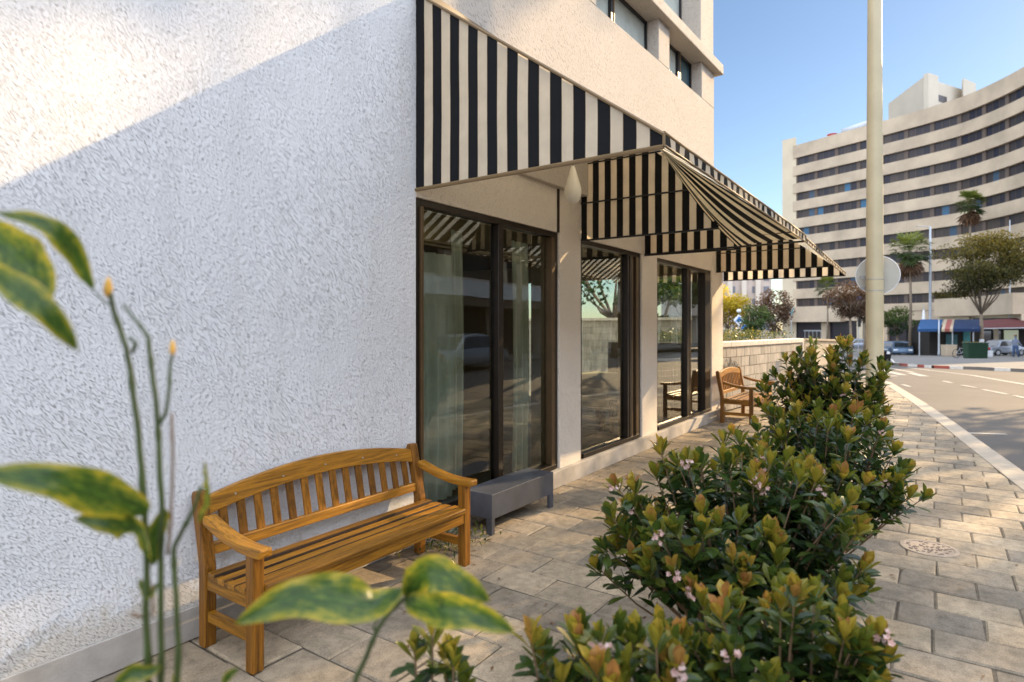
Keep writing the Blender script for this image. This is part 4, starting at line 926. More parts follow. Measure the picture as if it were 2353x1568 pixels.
def palm(label, cx, cy, z0, H, R, seed, skirt=True, n=34, tr=.14, group='fan palms in front of the hotel'):
    random.seed(seed); root = thing('palm_tree', label, 'palm tree', (cx, cy, z0), group=group)
    b = B(); b.tube([Vector((cx, cy, z0-.1)), Vector((cx+.1, cy, z0+H*.5)), Vector((cx, cy, z0+H))], [tr*1.4, tr, tr*.9], 10); obj('trunk', b, M_BARK, root, smooth=True)
    top = Vector((cx, cy, z0+H)); bl = B()
    def frond(d, L, m, tone, bb=bl):
        tip = top+d*L*.55; bb.tube([top, tip], .015, 4, m, tone)
        s = d.cross(Vector((0, 0, 1))); s = s.normalized() if s.length > .05 else Vector((1, 0, 0)); u = s.cross(d)
        for k in range(13):
            a = -1.25+2.5*k/12; dd = (d*math.cos(a)+s*math.sin(a)+u*random.uniform(-.15, .2)).normalized(); L2 = L*.55*random.uniform(.75, 1.05)
            e = tip+dd*L2+Vector((0, 0, -L2*.18)); mdl = tip+dd*L2*.5; w_ = dd.cross(u).normalized()*L*.035
            bb.poly([tip, mdl-w_, e, mdl+w_], m, tone)
    for i in range(n):
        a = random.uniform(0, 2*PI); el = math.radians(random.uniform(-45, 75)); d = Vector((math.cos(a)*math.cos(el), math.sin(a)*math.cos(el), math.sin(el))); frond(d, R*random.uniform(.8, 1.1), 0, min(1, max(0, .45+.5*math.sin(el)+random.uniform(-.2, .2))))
    obj('crown', bl, M_PALM, root, recalc=False)
    if skirt:
        bs = B()
        for i in range(int(n*.9)):
            a = random.uniform(0, 2*PI); el = math.radians(random.uniform(-86, -62)); d = Vector((math.cos(a)*math.cos(el), math.sin(a)*math.cos(el), math.sin(el))); frond(d, R*random.uniform(.8, 1.35), 0, random.random(), bs)
        obj('dead_frond_skirt', bs, M_TREEB, root, recalc=False)
    return root
g = gp(2255, 818); tree('street_tree', 'broad olive brown street tree with white painted trunk at the far right', 'tree', g.x, g.y, g.z, 3.9, (4.2, 3.4, 3.2, at(0, 607, g.y).z), 17000, M_TREEO, .11, 41, tr=.17, clumps=52, paint=True)
g2 = Vector((g.x, g.y, 0))
g = gp(2090, 816); palm('fan palm with brown skirt of dead fronds left of the lamp post', g.x, g.y, g.z, at(0, 575, g.y).z-g.z, 2.15, 51, tr=.12, n=44)
g = gp(2228, 806); palm('tallest fan palm rising above the olive street tree', g.x, g.y, g.z, at(0, 470, g.y).z-g.z, 2.0, 52, skirt=True, n=46, tr=.12)
g = gp(1900, 797); palm('smallest fan palm near the left end of the hotel', g.x, g.y, g.z, at(0, 660, g.y).z-g.z, 1.9, 53, skirt=False, tr=.11)
# trees above the stone wall
tree('yellow_tree', 'bright yellow leaved tree above the stone block wall', 'tree', at(1672, 0, 104).x, 104, G(104), 2.6, (4.0, 3.6, 3.9, at(0, 708, 104).z), 5200, M_TREEY, .22, 42, tr=.2)
tree('green_tree', 'dark green round tree right of the yellow tree', 'tree', at(1730, 0, 40).x, 40, G(40), 1.5, (1.15, 1.2, 1.2, at(0, 738, 40).z), 3000, M_TREEG, .08, 43)
tree('autumn_tree', 'brown and orange leaved tree beside the hotel corner', 'tree', at(1778, 0, 56).x, 56, G(56), 2.6, (1.75, 1.6, 2.4, at(0, 708, 56).z), 3200, M_TREEB, .11, 44)
tree('brown_tree', 'reddish brown tree in front of the hotel left of the cream pole', 'tree', at(1955, 0, 60).x, 60, G(60), 3.6, (2.4, 2.0, 2.1, at(0, 690, 60).z), 4200, M_TREEB, .11, 45, group='reddish brown trees before the hotel')
tree('brown_tree', 'darker brown tree seen just beside the cream pole', 'tree', at(1985, 0, 64).x, 64, G(64), 3.4, (1.7, 1.6, 1.9, at(0, 700, 64).z), 2600, M_TREEB, .11, 46, group='reddish brown trees before the hotel')
tree('shaded_tree', 'dark green tree shading the hotel ground floor right of the cream pole', 'tree', at(2062, 0, 63).x, 63, G(63), 2.4, (2.3, 1.6, 1.35, at(0, 738, 63).z), 2600, M_TREEG, .11, 47)
# hedge on top of the bed behind the stone wall
random.seed(61); b = B()
for i in range(5200):
    a = random.uniform(.3, SL+.6); q = random.uniform(-2.4, -.35); hh = 1.50+.06*math.sin(a*2.3)+.04*math.sin(a*7); z = random.uniform(1.25, hh); p = WS(a, q, z); leaf(b, p, (rv()+Vector((0, 0, .5))).normalized(), Vector((0, 0, 1)), .06, .018, random.uniform(.1, .8), n=2)
o = obj('hedge_ground_cover', b, M_SHRUB, None, recalc=False); tag(o, 'low green ground cover hedge growing behind the stone wall coping', 'hedge'); o['kind'] = 'stuff'
b = B(WS); b.box(.2, SL+.6, -2.5, -.21, 0, 1.28); struct(obj('planting_bed', b, M_JOINT))

# ================================================================== HOTEL
hotel = thing('curved_hotel', 'long curved beige hotel with horizontal window bands', 'hotel', (60, 90, -1.3))
HP = [Vector(q) for q in [(48.1, 104.5, 0), (54.5, 94, 0), (59.1, 85.7, 0), (60.9, 80.4, 0), (60.9, 72.4, 0), (58.8, 64.5, 0)]]
def crv(f):
    k = f*(len(HP)-1); i = min(int(k), len(HP)-2); u = k-i; p0 = HP[max(i-1, 0)]; p1 = HP[i]; p2 = HP[i+1]; p3 = HP[min(i+2, len(HP)-1)]
    return .5*((2*p1)+(-p0+p2)*u+(2*p0-5*p1+4*p2-p3)*u*u+(-p0+3*p1-3*p2+p3)*u**3)
S = [crv(i/240) for i in range(241)]; cum = [0]
for a, c in zip(S, S[1:]): cum.append(cum[-1]+(c-a).length)
def arc(s):
    s = min(max(s, 0), cum[-1]-1e-4); import bisect
    i = bisect.bisect_right(cum, s)-1; u = (s-cum[i])/(cum[i+1]-cum[i]); p = S[i].lerp(S[i+1], u); d = (S[i+1]-S[i]).normalized(); n = Vector((-d.y, d.x, 0))
    if n.x > 0: n = -n
    return p, n
def WH(s, q, z):
    p, n = arc(s); return Vector((p.x+n.x*q, p.y+n.y*q, z))
HL = cum[-1]; TOPZ = 32.6
zc = [29.75-3.0*k for k in range(9)]
def strip(b, s0, s1, q0, q1, z0, z1, m=0, r=.5, n=48):
    for i in range(n):
        a, c = s0+(s1-s0)*i/n, s0+(s1-s0)*(i+1)/n
        b.hexa([WH(a, q0, z0), WH(c, q0, z0), WH(c, q1, z0), WH(a, q1, z0), WH(a, q0, z1), WH(c, q0, z1), WH(c, q1, z1), WH(a, q1, z1)], m, r)
edges = [TOPZ]+[v for z in zc for v in (z+.68, z-.68)]+[4.9]
for i in range(0, len(edges), 2):
    b = B(); strip(b, 0, HL, -.5, 0, edges[i+1], edges[i]); obj('spandrel_band', b, M_HOTEL, hotel, recalc=False)
b = B(); strip(b, 0, HL, -12, -.75, -1.3, TOPZ-.4, 0, .5, 24); obj('core', b, M_PIER, hotel, recalc=False)
random.seed(71)
for k, z in enumerate(zc):
    s = .15; pat = [('p', .8), ('g', 1.25), ('g', 1.2)]
    nW = 0
    while s < HL-2.5 and nW < 11:
        b = B(); w1 = .55; 
        b.hexa([WH(s, -.7, z-.68), WH(s+w1, -.7, z-.68), WH(s+w1, -.30, z-.68), WH(s, -.30, z-.68), WH(s, -.7, z+.68), WH(s+w1, -.7, z+.68), WH(s+w1, -.30, z+.68), WH(s, -.30, z+.68)], 1)
        a = s+w1
        for q in range(3):
            gw = .98; r = random.random(); r = r*.8 if random.random() > (.0 if k < 2 else .09) else random.uniform(.9, 1.0)
            b.poly([WH(a+.03, -.42, z-.68), WH(a+gw-.03, -.42, z-.68), WH(a+gw-.03, -.42, z+.68), WH(a+.03, -.42, z+.68)], 0, r)
            b.poly([WH(a-.03, -.40, z-.68), WH(a+.03, -.40, z-.68), WH(a+.03, -.40, z+.68), WH(a-.03, -.40, z+.68)], 1); a += gw
        obj('window', b, [M_PANE, M_PIER], hotel, recalc=False); s = a+.02; nW += 1
b = B(); strip(b, s-.5, HL, -.45, -.40, 5, 30.5, 0, .3, 6); obj('dark_glazing', b, M_PANE, hotel, recalc=False)
# end fin
e0 = Vector((HP[0].x, HP[0].y, 0)); b = B()
f0, f1 = at(1797, 0, 106), at(1822, 0, 104.2)
b.hexa([Vector((f0.x, f0.y, -1.3)), Vector((f0.x+1.6, f0.y-1.8, -1.3)), Vector((f1.x+.2, f1.y+2, -1.3)), Vector((f1.x+3, f1.y+8, -1.3)), Vector((f0.x, f0.y, 34)), Vector((f0.x+1.6, f0.y-1.8, 34)), Vector((f1.x+.2, f1.y+2, 34)), Vector((f1.x+3, f1.y+8, 34))])
obj('end_fin', b, M_HOTEL2, hotel)
# podium left
b = B(); strip(b, -0.0, 9, -.5, 1.3, 2.45, 5.0, 0, .5, 12); a0 = at(1797, 0, 103)
b.hexa([Vector((a0.x-.5, 104.5, 2.45)), Vector((a0.x, 102.5, 2.45)), WH(0.2, 1.25, 2.45), WH(.2, -.4, 2.45), Vector((a0.x-.5, 104.5, 4.95)), Vector((a0.x, 102.5, 4.95)), WH(.2, 1.25, 4.95), WH(.2, -.4, 4.95)])
obj('podium_band', b, M_HOTEL, hotel, recalc=False)
b = B(); strip(b, 9, 30, -.5, .3, 2.6, 4.9, 0, .5, 16); strip(b, 9, 30, .3, .34, 3.9, 3.96, 1, .5, 16); obj('podium_band', b, [M_HOTEL, M_PIER], hotel, recalc=False)
random.seed(5); b = B()
for i in range(900):
    p_ = WH(random.uniform(25, 33), random.uniform(3.6, 4.9), random.uniform(5.25, 6.2)); leaf(b, p_, rv(), Vector((0, 0, 1)), .3, .09, random.uniform(.1, .9), n=2)
obj('terrace_plants', b, M_TREEO, hotel, recalc=False)
b = B(); strip(b, 26, HL, 0, 5.0, 3.0, 5.3, 0, .5, 16); strip(b, 26, HL, 3.2, 4.2, 1.9, 3.0, 1, .5, 16); obj('canopy', b, [M_HOTEL, M_HOTEL2], hotel, recalc=False)
b = B(); strip(b, 9, 40, -.6, -.3, -1.3, 2.6, 0, .25, 24); strip(b, 0, 9, -.6, -.4, -1.3, 2.45, 0, .1, 6); obj('shop_glazing', b, M_PANE, hotel, recalc=False)
for s_, w_, mm in [(5.2, 1.2, 0), (11, .9, 1), (14, 1.6, 0), (18.5, .5, 1), (22, .5, 1), (26, .6, 1), (30, .6, 1), (35, .6, 1), (40, .8, 1)]:
    b = B(); strip(b, s_, s_+w_, -.3, .25, -1.3, 2.5, mm, .5, 2); obj('pillar', b, [M_HOTEL, M_HOTEL2], hotel, recalc=False)
b = B(); strip(b, 2.0, 5.0, -.35, -.3, -1.3, .9, 1, .5, 3); strip(b, 1.8, 5.2, -.34, -.25, .9, 1.1, 0, .5, 3)
for q in range(5): strip(b, 2.0+q*.7, 2.06+q*.7, -.33, -.22, -1.3, .9, 0, .5, 1)
obj('entrance_door', b, [M_GREY, M_PANE], hotel, recalc=False)
# rooftop tower
def ray(x, Y): return Vector(((x-CX)/FPX*Y, Y, 0))
tw0, tw1, tw2 = ray(2041, 103), ray(2121, 92), ray(2213, 97)
b = B()
def blk(b, A, Bb, Cc, z0, z1, m=0):
    Dd = A+Cc-Bb; b.hexa([Vector((q.x, q.y, z0)) for q in (A, Bb, Cc, Dd)]+[Vector((q.x, q.y, z1)) for q in (A, Bb, Cc, Dd)], m)
zt = EYE+(752-177)*92/FPX
blk(b, tw0, tw1, tw2, 31, zt); obj('rooftop_tower', b, M_TOWER, hotel)
b = B(); A_ = tw0.lerp(tw1, .985); nrm = Vector((tw0.y-tw1.y, -(tw0.x-tw1.x), 0)).normalized(); nrm = nrm if nrm.y < 0 else -nrm
lit = (tw2-tw1).normalized(); nlit = Vector((lit.y, -lit.x, 0)); 
blk(b, tw1+lit*-.05+nlit*.05, tw1+lit*-.05+nlit*.75, tw1+lit*2.6+nlit*.75, 31, zt+.35); blk(b, tw1+lit*2.65, tw1+lit*2.65+nlit*.25, tw1+lit*3.3+nlit*.25, 31, zt+.3, 1)
obj('tower_pier', b, [M_TOWER, M_SIGNB], hotel)
b = B(); blk(b, tw1+lit*3.4-nlit*.05, tw1+lit*3.4+nlit*.06, tw1+lit*6.2+nlit*.06, zt-3.0, zt-2.0); obj('tower_window', b, M_PANE, hotel)
b = B(); c0_ = ray(2209, 96); c1_ = ray(2213, 94.5); c2_ = ray(2242, 96.5); zb = EYE+(752-183)*95/FPX; blk(b, c0_, c1_, c2_, 31, zb); obj('plant_room', b, M_TOWER, hotel)
# sign panel on the tower's shaded face: dark backing with loose pale blue strokes
tdir = (tw1-tw0).normalized(); tl = (tw1-tw0).length
b = B(); P_ = lambda a, z, q=.06: tw0+tdir*a+nrm*q+Vector((0, 0, z))
b.hexa([P_(.1, zt-3.4, .001), P_(tl-.3, zt-3.4, .001), P_(tl-.3, zt-3.4, .08), P_(.1, zt-3.4, .08), P_(.1, zt-.3, .001), P_(tl-.3, zt-.3, .001), P_(tl-.3, zt-.3, .08), P_(.1, zt-.3, .08)])
sgn = obj('tower_sign', b, M_HOTEL2, hotel)
b = B(); random.seed(4)
def stroke(pts, w_=.16):
    for a, c in zip(pts, pts[1:]):
        A, Cc = P_(a[0], zt-3.2+a[1], .1), P_(c[0], zt-3.2+c[1], .1); d = Cc-A; n = d.cross(nrm).normalized()*w_; b.poly([A-n, Cc-n, Cc+n, A+n])
xx = tl*.2
for k in range(9):
    h_ = (.8, .7, 1.1, .7, .9, .8, 2.4, 2.4, .8)[k]; w__ = tl*.055
    stroke([(xx, .5), (xx+w__*.5, .5+h_), (xx+w__, .6)], .13); stroke([(xx+.1, .5+h_*.45), (xx+w__*.9, .5+h_*.5)], .1); xx += w__*1.45
obj('sign_letters', b, simple('sign_letter_blue', (.30, .50, .66), .5), sgn, recalc=False)
# roof clutter: dish, tank, antenna
def rooft(x, y, Y): return at(x, y, Y)
b = B(); strip(b, 4.0, 14.5, -2.0, -1.6, TOPZ, TOPZ+.55, 0, .5, 8); obj('roof_railing', b, M_GREY, hotel, recalc=False)
sdish = thing('satellite_dish', 'small red satellite dish on the hotel roof edge', 'satellite dish', rooft(1913, 309, 99))
b = B(); c = rooft(1906, 304, 99)+Vector((2.0, 3.0, .2)); b.lathe(c, [(.05, -.5), (.6, -.1), (.85, .35), (.8, .38), (.1, 0)], 14); obj('dish', b, M_RED2, sdish)
b = B(); b.tube([c+Vector((0, 0, -1.4)), c+Vector((0, 0, -.4))], .08, 6); obj('mast', b, M_GREY, sdish)
tank = thing('rooftop_equipment', 'pale blue and orange machinery on the hotel roof left of the cream pole', 'roof equipment', rooft(1960, 300, 99))
c = rooft(1957, 286, 99)+Vector((2, 3, 0))
b = B(); b.tube([c+Vector((-2.0, 0, -.5)), c+Vector((2.0, -2, .6))], .65, 12); obj('tank', b, M_GREY, tank, smooth=True)
b = B(); b.beam(c+Vector((-2.1, -.3, -1.1)), c+Vector((2.0, -2.3, -.1)), .6, .45); obj('skid', b, M_ORANGE, tank)
b = B(); [b.tube([c+Vector((dx, -dx*.4, -2.6)), c+Vector((dx, -dx*.4, .4+dx*.6))], .07, 5) for dx in (-4.2, -2.6, -1.5, 0, 1.6, 2.4)]; b.beam(c+Vector((-4.4, 0, -1.9)), c+Vector((3, -2, -.9)), .1, .5); obj('support_frame', b, M_PIER, tank)
# far apartment tower
ap = thing('apartment_tower', 'distant pinkish apartment tower behind the yellow tree', 'building', at(1715, 772, 150))
apx0, apx1 = at(1560, 0, 150).x, at(1772, 0, 150).x
b = B(); b.box(apx0, apx1, 150, 168, -1.3, 25); obj('wall', b, M_FARB, ap)
for k in range(3):
    b = B(); x = at(1670+k*32, 0, 150).x; b.box(x, x+1.1, 149.2, 149.99, -1.3, 25.3); obj('pilaster', b, M_COPE, ap)
for fl_ in range(8):
    for k in range(4):
        b = B(); x = at(1676+k*26, 0, 150).x; b.box(x, x+1.35, 149.9, 149.98, 1+fl_*3.0, 2.6+fl_*3.0); obj('window', b, M_FARG, ap)

# ================================================================== STREET FURNITURE, FAR
def lamp_post(label, x, ytop, ybase, rad, arm=True, mat=M_GREY):
    g = gp(x, ybase); top = at(x, ytop, g.y); root = thing('lamp_post', label, 'lamp post', g, group='lamp posts along the far street')
    b = B(); H_ = top.z-g.z; b.lathe(g, [(rad*1.5, 0), (rad*1.5, .3), (rad*1.15, .4), (rad, H_*.5), (rad*.7, H_)], 12); obj('shaft', b, mat, root, smooth=True)
    if arm:
        b = B(); b.tube([top, top+Vector((-.6, 0, .02)), top+Vector((-1.0, 0, .04))], .035, 6); obj('arm', b, mat, root)
        b = B(); b.box(top.x-1.35, top.x-.9, top.y-.1, top.y+.1, top.z-.02, top.z+.06); obj('lantern', b, M_SIGNB, root)
        b = B(); zc_ = at(0, 590, g.y).z; b.lathe((g.x, g.y, zc_), [(rad*1.3, -.1), (rad*1.5, -.05), (rad*1.5, .05), (rad*1.3, .1)], 12); b.tube([Vector((g.x, g.y, zc_)), Vector((g.x-.7, g.y, zc_-.05))], .03, 6); obj('collar', b, mat, root)
    return root
lamp_post('tall pale lamp post with a short arm between the palms', 2137, 521, 816, .125)
lamp_post('slim bare post just right of the tall lamp post', 2157, 735, 819, .07, False)
lamp_post('bluish lamp post behind the olive street tree', 2320, 506, 812, .07, False)
lamp_post('thin lilac post behind the stone wall hedge', 1752, 690, 800, .06, False)
lamp_post('thin white post in front of the autumn tree', 1778, 676, 806, .06, False)
def post_sign(name, label, cat, x, ys, ybase, kind):
    g = gp(x, ybase); root = thing(name, label, cat, g); top = at(x, ys, g.y)
    b = B(); b.tube([g, top], .05, 8); obj('post', b, M_GREY, root)
    if kind == 'ped':
        b = B(); s = .75; c = top+Vector((0, -.07, .55)); b.prism([(c.x-s, c.z), (c.x, c.z-s), (c.x+s, c.z), (c.x, c.z+s)], c.y-.02, c.y+.02, 1); pl2 = obj('plate', b, M_SIGNW, root)
        b = B(); q = .5; b.prism([(c.x-q, c.z-.25), (c.x+q, c.z-.25), (c.x, c.z+q)], c.y-.03, c.y-.021, 1); obj('blue_triangle', b, M_SIGNBLUE, pl2)
        b = B(); c2 = c+Vector((0, 0, 1.2)); b.lathe(c2, [(.05, -.25), (.25, -.15), (.3, 0), (.25, .15), (.05, .25)], 12); obj('globe', b, M_SIGNW, root)
    if kind == 'round':
        b = B(); c = top+Vector((0, -.06, 0)); R_ = .5; b.prism([(c.x+R_*math.cos(i*PI/10), c.z+R_*math.sin(i*PI/10)) for i in range(20)], c.y-.02, c.y+.02, 1); obj('disc', b, M_SIGNBLUE, root)
    if kind == 'cap':
        b = B(); b.lathe(top, [(.45, -.12), (.5, -.05), (.25, .1), (.2, .45), (.05, .5)], 12); obj('cap', b, M_SIGNBLUE, root)
        b = B(); b.box(top.x-.15, top.x+.15, top.y-.3, top.y-.1, top.z-3.4, top.z-2.4); obj('signal_box', b, M_BLACKM, root)
    if kind == 'fork':
        b = B(); b.beam(top, top+Vector((-.35, 0, .9)), .2, .08); b.beam(top, top+Vector((.3, 0, .8)), .12, .08); obj('blade', b, simple('teal_sign', (.12, .36, .42), .5), root)
    return root
post_sign('crossing_sign', 'white diamond pedestrian crossing sign with blue triangle before the yellow tree', 'sign', 1697, 745, 802, 'ped')
post_sign('direction_sign', 'blue round sign on a white post near the green tree', 'sign', 1712, 756, 808, 'round')
post_sign('street_name_post', 'pale post with small teal blades before the hotel podium', 'sign', 1818, 722, 806, 'fork')
post_sign('traffic_signal', 'thin post with a blue cap and dark signal box left of the cream pole', 'traffic signal', 1972, 688, 806, 'cap')

def car(label, x, y, L_, Hc, yaw, paint, z_off=0, pos=None, group='cars parked across the street'):
    g = pos if pos is not None else gp(x, y, -.12 if z_off == 0 else z_off); root = thing('parked_car', label, 'car', g, yaw if abs(yaw) > 1e-3 else .001, group)
    W_ = 1.75; h1 = Hc*.56
    prof = [(-L_/2, .28), (-L_/2+.02, h1*.85), (-L_/2+.12, h1*1.02), (-L_*.30, h1*1.08), (-L_*.18, Hc*.95), (-L_*.02, Hc), (L_*.16, Hc*.96), (L_*.30, h1*1.08), (L_/2-.15, h1*.95), (L_/2, h1*.65), (L_/2, .28)]
    b = B(); half = []
    for s_, wf in ((-1, 1), (1, 1)):
        half.append([b.V((px_, s_*W_/2*(1 if pz <= h1*1.1 else .82), pz)) for px_, pz in prof])
    n = len(prof); b.F(half[0][::-1]); b.F(half[1])
    for i in range(n): b.F((half[0][i], half[0][(i+1) % n], half[1][(i+1) % n], half[1][i]))
    obj('body', b, paint, root, local=True, bevel=.06, smooth=True)
    b = B()
    def qd(pts, o): b.poly(pts)
    for s_ in (-1, 1):
        def Y(z): return s_*(W_/2*(1-.18*min(1, max(0, (z-h1*1.08)/(Hc*.95-h1*1.08))))+.012)
        za, zb_ = h1*1.12, Hc*.92
        b.poly([(-L_*.27, Y(za), za), (-.02, Y(za), za), (-.02, Y(zb_), zb_), (-L_*.175, Y(zb_), zb_)]); b.poly([(.03, Y(za), za), (L_*.275, Y(za), za), (L_*.155, Y(zb_), zb_), (.03, Y(zb_), zb_)])
    obj('side_window', b, M_CARGL, root, local=True, recalc=False)
    for sgn_, xa, xb in ((1, L_*.30, L_*.165), (-1, -L_*.305, -L_*.185)):
        b = B(); o_ = sgn_*.02; b.poly([(xa+o_, -W_*.40, h1*1.11), (xa+o_, W_*.40, h1*1.11), (xb+o_, W_*.36, Hc*.93), (xb+o_, -W_*.36, Hc*.93)]); obj('windscreen', b, M_CARGL, root, local=True, recalc=False)
    for sx in (-.31, .31):
        for sy in (-1, 1):
            b = B(); c = Vector((sx*L_, sy*(W_/2-.09), .32)); n2 = 18
            ra = [b.V(c+Vector((.32*math.cos(i*2*PI/n2), -.1, .32*math.sin(i*2*PI/n2)))) for i in range(n2)]; rb = [b.V(c+Vector((.32*math.cos(i*2*PI/n2), .1, .32*math.sin(i*2*PI/n2)))) for i in range(n2)]
            b.F(ra); b.F(rb[::-1]); [b.F((ra[i], ra[(i+1) % n2], rb[(i+1) % n2], rb[i])) for i in range(n2)]
            wh = obj('wheel', b, M_TYRE, root, local=True)
            b = B(); yy = sy*.105; pp = [(c+Vector((.19*math.cos(i*2*PI/n2), yy, .19*math.sin(i*2*PI/n2)))) for i in range(n2)]; b.F([b.V(q) for q in pp]); obj('rim', b, M_GREY, wh, local=True, recalc=False)
    for sy in (-1, 1):
        b = B(); b.box(L_/2-.06, L_/2+.015, sy*.62-.18, sy*.62+.18, h1*.68, h1*.84); obj('headlight', b, M_SIGNW, root, local=True)
        b = B(); b.box(-L_/2-.015, -L_/2+.06, sy*.65-.15, sy*.65+.15, h1*.72, h1*.96); obj('tail_light', b, M_RED2, root, local=True)
    return root
car('silver hatchback parked at the far right before the lit shop', 2296, 814, 4.0, 1.5, math.radians(8), M_SILVER, pos=Vector((at(2300, 0, 58).x, 58, G(58))))
car('blue grey car parked beside the palm, front towards the road', 2082, 806, 4.1, 1.5, math.radians(-120), M_CARBLUE, pos=Vector((at(2072, 0, 62).x, 62, G(62)-.1)))
car('small blue car half hidden behind the cream pole', 2040, 799, 4.1, 1.45, math.radians(-110), M_CARBLUE, pos=Vector((at(2040, 0, 66).x, 66, G(66)-.1)))
car('pale silver car seen left of the cream pole before the hotel', 1972, 803, 4.2, 1.45, math.radians(175), M_SILVER)
car('white car by the hotel entrance', 1935, 792, 4.0, 1.4, math.radians(170), M_SIGNW)
g = gp(2030, 835, -.12); sc_ = thing('black_scooter', 'black scooter partly hidden behind the cream pole on the road', 'scooter', g)
b = B(); x, y, z = g; b.prism([(x-.35, z+.25), (x+.32, z+.25), (x+.36, z+.55), (x+.25, z+.72), (x-.1, z+.78), (x-.35, z+.6)], y-.2, y+.2, 1); obj('body', b, M_CARBLK, sc_, bevel=.04)
b = B(); b.prism([(x+.05, z+.56), (x+.28, z+.56), (x+.2, z+.70), (x+.08, z+.72)], y-.22, y-.201, 1); obj('visor', b, M_SIGNW, sc_)  # white puts a reflection into the screen's colour
for dx in (-.22, .18):
    b = B(); n2 = 14; b.prism([(x+dx+.2*math.cos(i*2*PI/n2), z+.2+.2*math.sin(i*2*PI/n2)) for i in range(n2)], y-.06, y+.06, 1); obj('wheel', b, M_TYRE, sc_)
b = B(); b.lathe((x+.18, y-.07, z+.2), [(.01, -.05), (.06, 0), (.01, .05)], 8); obj('hub', b, M_SIGNW, sc_)

# kiosk with blue and red awning
gk = Vector((at(2178, 0, 58).x, 58, G(58))); kz = gk.z; kY = gk.y
def kx(x, dY=0): return (x-CX)/FPX*(kY+dY)
ki = thing('street_kiosk', 'street kiosk with blue awning and one red and white stripe panel', 'kiosk', gk)
b = B(); b.box(kx(2152), kx(2246), kY+1, kY+4.5, kz-.05, kz+2.7); obj('booth', b, M_DARK, ki)
zt_, zb_ = at(0, 735, kY).z, at(0, 757, kY-1.6).z
def panel(x0, x1, m, nm, sk=.6):
    b = B(); A = Vector((kx(x0)+sk, kY+.9, zt_)); Bb = Vector((kx(x1)+sk, kY+.9, zt_)); Cc = Vector((kx(x1, -1.6), kY-1.6, zb_)); Dd = Vector((kx(x0, -1.6), kY-1.6, zb_)); t3 = Vector((0, 0, .04)); b.hexa([Dd, Cc, Bb, A, Dd+t3, Cc+t3, Bb+t3, A+t3]); 
    b.box(min(Dd.x, Cc.x)+.002, max(Dd.x, Cc.x)-.002, kY-1.62, kY-1.605, zb_-.22, zb_+.02); obj(nm, b, m, ki)
panel(2108, 2160, M_BLUE, 'awning_panel', .9); panel(2163, 2170, M_HOTEL, 'awning_stripe', .9); panel(2170, 2182, M_PINK, 'awning_stripe', .9); panel(2182, 2189, M_HOTEL, 'awning_stripe', .9); panel(2189, 2252, M_NAVY, 'awning_panel', .8)
for x in (2112, 2188, 2236):
    b = B(); b.tube([Vector((kx(x, -1.5), kY-1.5, kz)), Vector((kx(x, -1.5), kY-1.5, zb_+.1))], .05, 8); obj('post', b, M_GREY, ki)
b = B(); b.box(kx(2190), kx(2216), kY+.93, kY+.99, kz+1.0, kz+2.0); obj('shop_window', b, simple('kiosk_glass', (.10, .22, .24), .2), ki)
b = B(); b.box(kx(2191), kx(2220), kY+.9, kY+.925, kz+2.35, kz+2.5); obj('yellow_sign', b, simple('yellow_sign', (.55, .45, .05), .6), ki)
b = B(); b.box(kx(2230), kx(2246), kY+.93, kY+.99, kz+.4, kz+2.3); obj('shop_window', b, simple('teal_window', (.10, .30, .30), .2), ki)
# red awning over the right hand shops
gr = Vector((at(2300, 0, 64).x, 64, G(64))); ra = thing('red_shop_awning', 'long dark red awning over the shops at the far right', 'awning', gr)
b = B(); Y0 = gr.y; A = [at(2246, 738, Y0+2.5), at(2460, 724, Y0+2.5), at(2460, 752, Y0), at(2246, 756, Y0)]; t3 = Vector((0, 0, .05)); b.hexa([A[3], A[2], A[1], A[0]]+[q+t3 for q in (A[3], A[2], A[1], A[0])]); obj('canvas', b, M_RED, ra)
b = B(); b.tube([A[3], A[2]], .06, 6); obj('front_bar', b, M_GREY, ra)
ss = thing('shop_front', 'dark shop front with one lit pale window under the red awning', 'shop', Vector((gr.x, Y0+3, gr.z)))
b = B(); b.box((2240-CX)/FPX*(Y0+3), (2480-CX)/FPX*(Y0+3), Y0+3, Y0+3.3, gr.z-.05, 2.6); obj('wall', b, M_DARK, ss)
b = B(); b.box((2306-CX)/FPX*(Y0+3), (2338-CX)/FPX*(Y0+3), Y0+2.9, Y0+2.99, gr.z+.4, gr.z+2.5); obj('lit_window', b, emis('dim_shop_window', (.20, .22, .16), .35), ss)
b = B(); b.box((2256-CX)/FPX*(Y0+3), (2275-CX)/FPX*(Y0+3), Y0+2.9, Y0+2.99, gr.z+.2, gr.z+2.4); b.box((2280-CX)/FPX*(Y0+3), (2297-CX)/FPX*(Y0+3), Y0+2.9, Y0+2.99, gr.z+.2, gr.z+2.4); obj('door', b, M_CARGL, ss)
b = B(); b.box((2300-CX)/FPX*(Y0+3)-.9, (2300-CX)/FPX*(Y0+3)-.4, Y0+2.85, Y0+2.99, gr.z, 2.3); obj('pillar', b, M_HOTEL2, ss)
